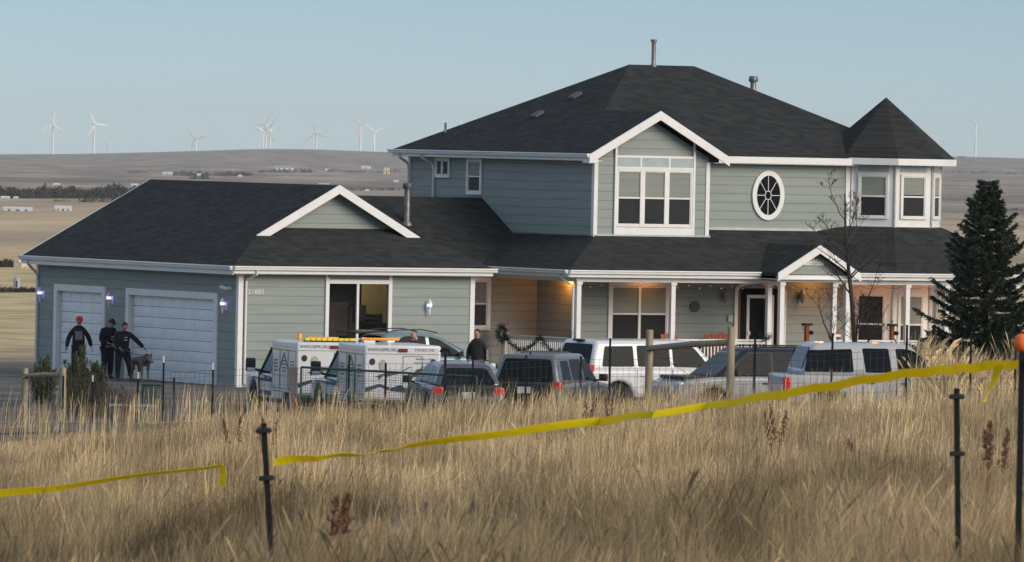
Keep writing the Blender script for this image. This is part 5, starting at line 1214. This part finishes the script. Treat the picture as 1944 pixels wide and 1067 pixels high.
b = MB(); b.tube([(-.12, 0, hh-.04), (-.04, 0, hh+.04), (.06, 0, hh+.02), (.12, 0, hh-.09)], .035, 8); b.build('hook', M_POST, r, smooth=True)
# utility boxes
x, y, z = at_g(289, 196); b = MB(); b.box(-.24, .24, -.2, .2, 0, .85); b.box(-.26, .26, -.22, .22, .85, .9)
r = empty('utility_cabinet', 'green utility cabinet standing behind the wire fence', 'utility box', (x, y, z)); b.build('casing', mat('utility_green', (.03, .05, .045), .6, .15, 4), r, bevel=.02)
b = MB(); b.box(-.2, .2, -.225, -.215, .1, .8); b.build('door', mat('utility_green_door', (.04, .06, .055), .6), r, bevel=.01)
x, y, z = at_g(255, 188); r = empty('water_trough', 'low grey green trough in the grass before the utility cabinet', 'trough', (x, y, z))
b = MB(); b.slab([(-.5, -.25, 0), (.5, -.25, 0), (.55, -.28, .36), (-.55, -.28, .36)], (0, .5, 0)); b.build('basin', mat('trough_green', (.07, .085, .08), .6, .2, 4), r, bevel=.02)
b = MB(); b.box(-.57, .57, -.30, -.26, .36, .40); b.box(-.57, .57, .23, .27, .36, .40); b.build('rim', mat('trough_rim', (.2, .22, .22), .5), r)

# ------------------------------------------------------------------ foreground posts, tape and delineator
def tpost(px, ptop, Y, lean, lab, studs):
    tp = at(px, ptop, Y); z = gzf(tp.x, Y); h = tp.z-z; x = tp.x-math.tan(lean)*h; y = Y; r = empty('steel_t_post', lab, 'fence post', (x, y, z), 0, 'black steel posts along the tape'); r.rotation_euler.y = lean
    b = MB(); b.box(-.018, .018, -.004, 0, -.3, h); b.box(-.004, .004, 0, .035, -.3, h); b.build('shaft', M_POST, r)
    for s in studs:
        b = MB(); b.box(-.045, .045, -.03, .01, h-s-.016, h-s+.016); b.tube([(-.05, -.02, h-s), (.05, -.02, h-s)], .012, 6); b.build('insulator', M_BLACK, r, bevel=.006)
    return r
tpost(500, 802, 48, R_(-4.6), 'black steel post leaning in the grass at the left, where the yellow tape breaks', (.045, .33))
tpost(1816, 737, 49, R_(-1.8), 'upright black steel post in the grass below the yellow tape at right', (.05, .40))
x, y, z = at_g(1940, 46); h_ = at(1940, 668, 46).z-z; r = empty('marker_post', 'black marker post with a round orange cap at the right edge', 'post', (x, y, z)); b = MB()
b.box(-.018, .018, -.018, .018, -.3, h_); b.build('shaft', M_POST, r); b = MB(); b.lathe([(.02, h_), (.045, h_+.02), (.052, h_+.055), (.04, h_+.09), (.01, h_+.105)], (0, 0, 0), 16); b.build('cap', mat('orange_cap', (.85, .15, .02), .5), r, smooth=True)
# caution tape: real ribbon, twisting, hung between the posts and partly sunk in grass
def tape(pts, label, tw, wd=.056, nm='caution_tape', hang=False):
    vs = []; fs = []; rnd = random.Random(len(pts)); P = []
    for i in range(len(pts)-1):
        a, c = Vector(at(*pts[i])), Vector(at(*pts[i+1])); n = max(3, int((c-a).length/.12))
        for k in range(n): P.append(a.lerp(c, k/n))
    P.append(Vector(at(*pts[-1])))
    for i, p in enumerate(P):
        d = (P[min(i+1, len(P)-1)]-P[max(i-1, 0)]).normalized(); a = tw(i*.12)
        s1 = Vector((0, 0, 1)) if not hang else Vector((1, 0, 0)); s2 = d.cross(s1).normalized(); s = (s1*math.cos(a)+s2*math.sin(a))*wd/2
        nn = s.cross(d).normalized()*.001; jit = Vector((0, 0, .006*math.sin(i*.9)))
        vs += [tuple(p-s+nn+jit), tuple(p+s+nn+jit), tuple(p+s-nn+jit), tuple(p-s-nn+jit)]
    n = len(P)
    for i in range(n-1):
        for q in range(4): fs.append((i*4+q, i*4+(q+1) % 4, (i+1)*4+(q+1) % 4, (i+1)*4+q))
    b = MB(); b.add(vs, fs+[(0, 1, 2, 3), ((n-1)*4+3, (n-1)*4+2, (n-1)*4+1, (n-1)*4)]); o = b.build(nm, M_TAPE)
    tag(o, label, 'barrier tape'); return o
M_TAPE = mat('yellow_tape', (.90, .72, .015), .7, .16, 2.2, spec=.1)
T_, B_ = M_TAPE.node_tree, M_TAPE.node_tree.nodes['Principled BSDF']
tt_ = T_.nodes.new('ShaderNodeBsdfTranslucent'); tt_.inputs['Color'].default_value = (.90, .72, .015, 1); tm_ = T_.nodes.new('ShaderNodeMixShader'); tm_.inputs[0].default_value = .45
T_.links.new(B_.outputs[0], tm_.inputs[1]); T_.links.new(tt_.outputs[0], tm_.inputs[2]); T_.links.new(tm_.outputs[0], T_.nodes['Material Output'].inputs[0])
tape([(-30, 940, 56), (90, 930, 56), (155, 918, 56), (270, 903, 56), (390, 887, 56), (421, 884, 56)], 'yellow tape lying low in the grass at the left with a dropping end', lambda s: .9*math.sin(s*1.1)+.3)
tape([(421, 884, 56), (424, 900, 56), (421, 922, 56)], 'short yellow tape end hanging down left of the leaning post', lambda s: .6, hang=True)
tape([(521, 878, 52), (560, 872, 52), (612, 868, 52), (700, 861, 53), (770, 849, 54), (880, 831, 54), (1000, 817, 54), (1140, 799, 54), (1240, 785, 53), (1340, 772, 53), (1440, 755, 52), (1560, 736, 51), (1660, 718, 50), (1760, 705, 49), (1860, 697, 47), (1936, 690, 46.2), (2010, 684, 45.5)],
     'long yellow barrier tape stretched across the grass from the left post to the right edge', lambda s: 1.05*math.sin(s*.9)*math.sin(s*.23+1)+.25)
tape([(1897, 694, 46.5), (1890, 716, 46.5), (1878, 740, 46.5), (1868, 765, 46.5)], 'loose tail of yellow tape hanging beside the orange capped post', lambda s: .3+s*1.5, hang=True, wd=.055)

# ------------------------------------------------------------------ wind turbines
def turbine(px, py, blade_px, rot, yaw, label, D=18000):
    hub = at(px, py, D); scale = blade_px/FPX*D
    X, Y = hub.x, D; z0 = gzf(X, Y); r = empty('wind_turbine', label, 'wind turbine', (X, Y, z0), yaw, 'white wind turbines on the skyline'); h = max(20, hub.z-z0)
    b = MB(); b.lathe([(2.9, 0), (1.7, h-2)], (0, 0, 0), 10); b.build('tower', M_TURB, r, smooth=True)
    b = MB(); b.box(-2, 2, -5, 6, h-2.2, h+2.2); b.lathe([(.5, -8), (1.9, -6.5), (2.1, -5)], (0, 0, h), 10, 'y'); b.build('nacelle', M_TURB, r)
    for k in range(3):
        b = MB(); a = rot+k*2*PI/3; d = Vector((math.sin(a), 0, math.cos(a))); s = Vector((math.cos(a), 0, -math.sin(a))); c0 = Vector((0, -6.5, h)); L = scale
        q = []
        for t, w_ in ((0.03, 1.2), (.18, 2.7), (.5, 1.9), (1, .5)): q.append((c0+d*L*t, w_))
        vs = []
        for p, w_ in q: vs += [tuple(p-s*w_), tuple(p+Vector((0, -.5, 0))), tuple(p+s*w_), tuple(p+Vector((0, .5, 0)))]
        fs = [(i*4+j, i*4+(j+1) % 4, i*4+4+(j+1) % 4, i*4+4+j) for i in range(3) for j in range(4)]+[(0,1,2,3), (15,14,13,12)]
        b.add(vs, fs); b.build('blade', M_TURB, r)
M_TURB = mat('turbine_white', (.80, .79, .74), .5, .02, .1)
TL = [(101, 237, 31, R_(3), 'leftmost tall wind turbine with one blade straight up'), (179, 236, 28, R_(-27), 'tall wind turbine second from the left'), (204, 272, 22, R_(35), 'faint small wind turbine low behind the second one', 24000),
      (372, 263, 26, R_(80), 'wind turbine mostly sunk behind the hill crest left of centre'), (505, 237, 28, R_(30), 'upper of the cluster of overlapping wind turbines'), (500, 251, 24, R_(-55), 'lower of the cluster of overlapping wind turbines'), (513, 247, 30, R_(150), 'faint third turbine of the overlapping cluster'),
      (601, 252, 29, R_(-10), 'single wind turbine with a blade leaning left, right of the cluster'), (685, 236, 24, R_(-50), 'taller wind turbine left of the last pair'), (711, 250, 27, R_(65), 'shorter wind turbine nearest the upper gutter'), (1853, 233, 26, R_(60), 'lone wind turbine to the right of the turret'), (876, 262, 42, R_(-5), 'turbine hidden by the main roof with one blade tip showing')]
for q in TL: turbine(q[0], q[1], q[2], q[3], R_(random.Random(q[0]).uniform(-25, 25)), q[4], q[5] if len(q) > 5 else 18000)

# ------------------------------------------------------------------ far farm buildings
def ray_ground(px, py):
    d = MR.to_3x3() @ Vector(((px-CX)/FPX, -(py-CY)/FPX, -1)); t = 265.
    while t < 15000:
        p = Vector((0, 0, EYE))+d*(t/d.y)
        if p.z <= gzf(p.x, p.y): return p
        t *= 1.004
    return p
def barn(px, py, wpx, hpx, wall, roof, name, label, depth=.5, rz=0, pitch=.35):
    p = ray_ground(px, py); k = p.y/FPX; w_ = wpx*k; h = hpx*k; r = empty(name, label, 'building', (p.x, p.y, gzf(p.x, p.y)-.2), rz, 'far farm buildings on the plain')
    d = w_*depth; hw = h*(1-pitch)
    b = MB(); b.box(-w_/2, w_/2, -d/2, d/2, 0, hw); b.slab([(-w_/2, -d/2, hw), (-w_/2, d/2, hw), (-w_/2, 0, h*.97)], (.01, 0, 0)); b.slab([(w_/2, -d/2, hw), (w_/2, d/2, hw), (w_/2, 0, h*.97)], (-.01, 0, 0)); b.build('wall', wall, r)
    b = MB(); b.slab([(-w_*.52, -d*.55, hw-.02*h), (w_*.52, -d*.55, hw-.02*h), (w_*.52, 0, h), (-w_*.52, 0, h)], (0, 0, .04*h)); b.slab([(-w_*.52, d*.55, hw-.02*h), (w_*.52, d*.55, hw-.02*h), (w_*.52, 0, h), (-w_*.52, 0, h)], (0, 0, .04*h)); b.build('roof', roof, r)
    b = MB(); b.box(-w_*.07, w_*.07, -d/2-.05*w_*.1, -d/2, 0, hw*.7); b.build('door', M_DARK, r)
    for sx2 in (-.3, .3):
        b = MB(); b.box(w_*(sx2-.05), w_*(sx2+.05), -d/2-.005*w_, -d/2, hw*.35, hw*.7); b.build('window', M_DARK, r)
W_ = mat('far_white_wall', (.62, .63, .62), .7, .05, .2); Wr = mat('far_pale_roof', (.55, .58, .62), .5, .05, .2); Wy = mat('far_cream_wall', (.62, .52, .32), .7, .05, .2); Wg = mat('far_grey_roof', (.30, .31, .33), .6, .05, .2); Wo = mat('far_tan_wall', (.45, .28, .2), .7)
barn(34, 400, 54, 9, W_, Wr, 'long_barn', 'long low white barn on the plain at the far left', .3)
barn(120, 400, 32, 11, W_, Wr, 'barn', 'shorter white barn right of the long low barn')
barn(100, 401, 12, 6, Wo, Wg, 'shed', 'small tan shed attached left of the shorter white barn')
barn(40, 509, 28, 20, Wy, Wr, 'farmhouse', 'cream gabled farmhouse beside the dark hedge at the left edge', .6, R_(65))
barn(10, 378, 17, 7, W_, Wr, 'farmhouse', 'white farmhouse below the tree belt at the left edge')
barn(30, 378, 9, 6, Wr, Wr, 'shed', 'tiny pale shed right of the farmhouse under the tree belt')
barn(108, 353, 13, 6, W_, Wr, 'farmhouse', 'white farmhouse above the tree belt')
barn(256, 354, 14, 6, Wy, Wr, 'farmhouse', 'cream farmhouse above the right end of the tree belt')
barn(318, 332, 18, 6, W_, Wr, 'farmhouse', 'white farmhouse on the hillside above the garage ridge')
barn(378, 338, 8, 9, W_, Wr, 'farmhouse', 'small tall white farmhouse among dark trees on the hillside')
barn(456, 337, 7, 5, W_, Wr, 'farmhouse', 'tiny white farmhouse right of the hillside trees')
barn(540, 324, 34, 9, W_, Wg, 'ranch_house', 'pale ranch house with outbuildings high on the hillside')
barn(622, 324, 10, 4, W_, Wr, 'farmhouse', 'faint pale house right of the hillside ranch')
barn(695, 320, 18, 5, W_, Wr, 'farmhouse', 'white house high on the slope left of the cream tower house')
barn(734, 331, 11, 12, Wy, Wy, 'tower_house', 'tall cream house on the slope beside the upper gutter', .8, 0, .1)
barn(752, 346, 9, 4, W_, Wr, 'farmhouse', 'small white house below the cream tower house')
barn(697, 363, 8, 4, W_, Wr, 'farmhouse', 'small white house just above the garage gable slope')
barn(615, 350, 20, 3, W_, Wr, 'shed', 'long thin white roof just above the garage ridge')
barn(1827, 300, 14, 4, M_DARK, Wg, 'farmhouse', 'dark house on the skyline left of the lone turbine')
p = ray_ground(32, 546); k = p.y/FPX; r = empty('grain_silo', 'short grey silo beside the dark hedge at the left edge', 'silo', (p.x, p.y, p.z-.2)); b = MB(); b.lathe([(6.5*k, 0), (6.5*k, 22*k), (5*k, 25*k), (.1, 27*k)], (0, 0, 0), 16); b.build('drum', Wg, r, smooth=True)
b = MB(); b.box(-1*k, 1*k, -7*k, -6*k, 0, 20*k); b.build('ladder', M_POST, r)

# tree belts far away: a mass nobody could count
def belt(name, spots, label, col=None):
    rnd = random.Random(9); tri = []
    for (px0, px1, py, hpx, dens) in spots:
        pa = ray_ground(px0, py); pb = ray_ground(px1, py); k = pa.y/FPX; Lp = abs(px1-px0)
        for i in range(int(Lp*dens)):
            f = rnd.random(); c = Vector(pa).lerp(Vector(pb), f); c.y += rnd.uniform(-8, 8)*k; c.z = gzf(c.x, c.y); hh_ = hpx*k*(.45+.55*vno(px0+f*Lp))*rnd.uniform(.6, 1.1); wd = hpx*k*.22
            for j in range(16):
                t = rnd.random(); q = c+Vector((rnd.gauss(0, wd)*(1.2-t), rnd.gauss(0, wd), t*hh_)); s = hpx*k*.11
                tri.append((q+Vector((rnd.uniform(-s, s), rnd.uniform(-s, s), rnd.uniform(-s, s))), q+Vector((rnd.uniform(-s, s), rnd.uniform(-s, s), rnd.uniform(-s, s))), q+Vector((rnd.uniform(-s, s), 0, rnd.uniform(-s, s)*1.6))))
    me = bpy.data.meshes.new(name); me.from_pydata([tuple(p) for t_ in tri for p in t_], [], [(3*i, 3*i+1, 3*i+2) for i in range(len(tri))]); me.materials.append(M_BELT)
    o = bpy.data.objects.new(name, me); COL.objects.link(o); tag(o, label, 'trees', None, 'stuff')
def vno(x): return float(vnoise(np.float64(x*.09), np.float64(3.3)))
M_BELT = mat('far_trees', (.045, .045, .04), .9, .3, .02)
belt('tree_belt', [(-60, 300, 377, 30, 2.4), (150, 290, 384, 12, 1.2), (100, 135, 383, 6, 1)], 'dense belt of dark trees along the far stream')
belt('hillside_trees', [(330, 480, 334, 12, 1.2), (360, 395, 340, 12, 1.5), (490, 600, 328, 10, .9), (240, 280, 329, 6, 1), (620, 760, 326, 8, .7), (640, 760, 362, 8, .8), (1790, 1944, 330, 8, .5), (1890, 1944, 400, 8, .8), (0, 60, 303, 5, .5)], 'scattered dark trees on the far hillside')
belt('hedge', [(-30, 26, 508, 22, 2), (-40, 72, 556, 16, 2)], 'dark hedge rows on the plain at the left edge')

# ------------------------------------------------------------------ dry grass
def blades(name, n, dlo, dhi, hmin, hmax, wpx, cols, seed, maskf=None, xs=None, lean=.28, heads=0., label=None, hscale=None):
    g = np.random.default_rng(seed)
    Y = dlo*(dhi/dlo)**g.random(n)
    X = (g.random(n)*2-1)*(Y*.069+4.5) if xs is None else xs[0]+(xs[1]-xs[0])*g.random(n)
    cl = fbm(X*.55+3, Y*.35, 3); pt = fbm(X*.16+9, Y*.05+4, 2)
    keep = g.random(n) < np.clip((cl-.25)*2.4, .22, 1)
    if maskf is not None: keep &= maskf(X, Y)
    X, Y, cl, pt = X[keep], Y[keep], cl[keep], pt[keep]; n = len(X)
    # tufts: pull blades towards tuft centres
    tx = np.round(X/.22)*.22+ (hsh(np.round(X/.22), np.round(Y/.3))-.5)*.2; ty = np.round(Y/.3)*.3+(hsh(np.round(Y/.3), np.round(X/.22))-.5)*.25
    dx_, dy_ = X-tx, Y-ty; X = tx+dx_*.55; Y = ty+dy_*.55
    Z = gz(X, Y)
    h = hmin+(hmax-hmin)*g.random(n)**1.4*(.35+.9*cl); h *= .35+1.15*fbm(X*1.0+21, Y*.10+2, 2)
    if hscale is not None: h *= hscale(X, Y)
    w = wpx*Y/FPX*g.uniform(.6, 1.25, n)
    a = g.random(n)*2*PI; ln = np.minimum(np.abs(g.normal(0, lean, n)), .45); lx = np.cos(a)*ln*h+dx_*.5+.04*h; ly = np.sin(a)*ln*h*.6
    ang = g.uniform(-1.1, 1.1, n); wx = np.cos(ang)*w/2; wy = np.sin(ang)*w/2
    V = np.zeros((n, 6, 3), np.float32)
    V[:, 0] = np.stack([X-wx, Y-wy, Z-.03], -1); V[:, 1] = np.stack([X+wx, Y+wy, Z-.03], -1)
    mx_, my_ = X+lx*.35, Y+ly*.35; V[:, 2] = np.stack([mx_-wx*.85, my_-wy*.85, Z+h*.55], -1); V[:, 3] = np.stack([mx_+wx*.85, my_+wy*.85, Z+h*.55], -1)
    hd = (g.random(n) < heads)[:, None]; f = np.where(hd[:, 0], 1.25, .3)
    V[:, 4] = np.stack([X+lx*.9-wx*f, Y+ly*.9-wy*f, Z+h*.9], -1); V[:, 5] = np.stack([X+lx*1.1+wx*.1, Y+ly*1.1, Z+h*(1.05-.25*ln)], -1)
    base = (np.arange(n)*6)[:, None]
    q1 = base+np.array([0, 1, 3, 2]); t1 = base+np.array([2, 3, 4]); t2 = base+np.array([4, 3, 5])
    li = np.concatenate([q1.ravel(), t1.ravel(), t2.ravel()]).astype(np.int32)
    ls = np.concatenate([np.arange(n)*4, 4*n+np.arange(2*n)*3]).astype(np.int32)
    me = bpy.data.meshes.new(name); me.vertices.add(n*6); me.vertices.foreach_set('co', V.ravel())
    me.loops.add(len(li)); me.loops.foreach_set('vertex_index', li); me.polygons.add(len(ls)); me.polygons.foreach_set('loop_start', ls); me.update(calc_edges=True)
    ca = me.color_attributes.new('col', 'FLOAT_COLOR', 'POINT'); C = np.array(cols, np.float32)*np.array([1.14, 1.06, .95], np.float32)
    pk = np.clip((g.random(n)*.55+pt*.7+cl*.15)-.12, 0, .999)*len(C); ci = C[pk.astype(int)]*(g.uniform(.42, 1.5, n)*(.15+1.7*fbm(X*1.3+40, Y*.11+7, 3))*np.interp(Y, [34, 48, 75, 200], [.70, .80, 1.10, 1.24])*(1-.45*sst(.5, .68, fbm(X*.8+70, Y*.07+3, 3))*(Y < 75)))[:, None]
    cc = np.ones((n, 6, 4), np.float32); cc[:, :, :3] = ci[:, None, :]
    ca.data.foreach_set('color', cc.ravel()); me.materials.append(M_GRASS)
    o = bpy.data.objects.new(name, me); COL.objects.link(o); tag(o, label, 'grass', None, 'stuff'); return o
m = bpy.data.materials.new('dry_grass'); m.use_nodes = True; t = m.node_tree; bb = t.nodes['Principled BSDF']; M_GRASS = m
bb.inputs['Roughness'].default_value = .85; bb.inputs['Specular IOR Level'].default_value = .1
an = t.nodes.new('ShaderNodeAttribute'); an.attribute_name = 'col'; t.links.new(an.outputs['Color'], bb.inputs['Base Color'])
tl = t.nodes.new('ShaderNodeBsdfTranslucent'); t.links.new(an.outputs['Color'], tl.inputs['Color']); mxs = t.nodes.new('ShaderNodeMixShader'); mxs.inputs[0].default_value = .3
t.links.new(bb.outputs[0], mxs.inputs[1]); t.links.new(tl.outputs[0], mxs.inputs[2]); t.links.new(mxs.outputs[0], t.nodes['Material Output'].inputs[0])
COLS = [(.15, .115, .08), (.23, .18, .12), (.33, .26, .16), (.42, .335, .205), (.47, .375, .22), (.34, .275, .19), (.37, .25, .15)]
offroad = lambda X, Y: ~((X < -6.3) & (np.abs(Y-(166+.5*np.sin(X*.3)-(X+12)*.35)) < 2.0))
def left_thin(X, Y): return np.random.default_rng(5).random(len(X)) > .72*sst(163, 169, Y)*(1-sst(-6.5, -3.5, X))
def lowleft(X, Y): return (1-.72*(1-sst(-7.5, -6, X))*sst(128, 150, Y))*(.7+.8*fbm(X*.9+11, Y*.13, 2))*(1+.35*sst(36, 44, Y)*(1-sst(58, 75, Y)))-.5*(1-sst(-7, -3, X))*sst(110, 150, Y)*.5
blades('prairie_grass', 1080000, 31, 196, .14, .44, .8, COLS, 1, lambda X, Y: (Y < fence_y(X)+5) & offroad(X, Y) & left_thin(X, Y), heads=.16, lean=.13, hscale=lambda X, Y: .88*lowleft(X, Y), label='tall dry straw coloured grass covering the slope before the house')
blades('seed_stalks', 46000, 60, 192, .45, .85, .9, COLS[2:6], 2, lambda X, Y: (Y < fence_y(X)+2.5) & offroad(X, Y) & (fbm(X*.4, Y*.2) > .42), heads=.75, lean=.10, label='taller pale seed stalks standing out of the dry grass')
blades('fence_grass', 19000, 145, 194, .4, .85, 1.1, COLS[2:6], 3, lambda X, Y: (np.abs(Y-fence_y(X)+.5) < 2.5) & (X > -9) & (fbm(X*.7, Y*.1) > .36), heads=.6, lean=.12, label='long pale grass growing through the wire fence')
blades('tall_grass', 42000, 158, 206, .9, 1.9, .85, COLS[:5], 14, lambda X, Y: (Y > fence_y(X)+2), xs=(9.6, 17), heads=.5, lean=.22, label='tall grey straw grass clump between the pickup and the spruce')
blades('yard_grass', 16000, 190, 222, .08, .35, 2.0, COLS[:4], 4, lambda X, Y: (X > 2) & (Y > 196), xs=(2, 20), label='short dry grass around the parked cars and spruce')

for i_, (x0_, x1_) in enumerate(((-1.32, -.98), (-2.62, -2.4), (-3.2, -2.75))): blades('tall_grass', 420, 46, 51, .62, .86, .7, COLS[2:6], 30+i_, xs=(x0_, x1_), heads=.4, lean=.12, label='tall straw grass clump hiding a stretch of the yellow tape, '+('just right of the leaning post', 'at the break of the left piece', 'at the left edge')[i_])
# reddish seed stalks of dock
M_DOCK = mat('dock_seed', (.20, .095, .05), .9, .35, 20)
def dock(px, pb, Y, hs, n, lab, seed):
    p = at(px, pb, Y); z = gzf(p.x, Y); r = empty('dock_weed', lab, 'weed', (p.x, Y, z), 0, 'reddish brown dock stalks'); rnd = random.Random(seed)
    top = p.z-z
    for i in range(n):
        lx = rnd.uniform(-.16, .16); H_ = top+hs*rnd.uniform(.65, 1.0); b = MB(); x0 = rnd.uniform(-.05, .05)
        b.tube([(x0, 0, 0), (x0+lx*.5, 0, H_*.5), (x0+lx, 0, H_)], [.005, .004, .003], 4)
        for k in range(110):
            s = rnd.uniform(max(.35, 1-hs/H_), 1); c = Vector((x0+lx*s, 0, H_*s)); w_ = .013*math.sin(PI*min(1, (s-.3)/.7))+.006
            o_ = Vector((rnd.gauss(0, w_), rnd.gauss(0, w_), 0)); d = Vector((rnd.gauss(0, .3), rnd.gauss(0, .3), 1)).normalized()*.028; q = d.cross(Vector((rnd.random(), 1, .2))).normalized()*.009; c += o_
            b.add([tuple(c-q), tuple(c+q), tuple(c+d)], [(0, 1, 2)])
        b.build('seed_stalk', M_DOCK, r)
dock(1475, 832, 92, .40, 3, 'cluster of three reddish dock stalks below the tape at right of centre', 1)
dock(1118, 800, 120, .35, 3, 'reddish dock stalks rising through the tape near the centre', 2)
dock(1160, 792, 125, .35, 2, 'pair of reddish dock stalks right of the centre stalks', 3)
dock(505, 845, 100, .35, 3, 'reddish dock stalks just right of the leaning steel post', 4)
dock(445, 835, 100, .30, 2, 'leaning reddish stalks left of the leaning steel post', 5)
dock(630, 1010, 46, .22, 3, 'low reddish stalks in the grass right of the leaning post base', 6)
dock(1880, 870, 62, .30, 3, 'tall brown stalks between the right steel post and marker post', 7)
dock(1630, 858, 95, .14, 1, 'single short brown seed head left of the right steel post', 8)
dock(1000, 790, 140, .45, 2, 'brown stalks growing before the silver sport utility car', 9)
dock(235, 800, 176, .7, 3, 'orange brown weed beside the trough', 10)
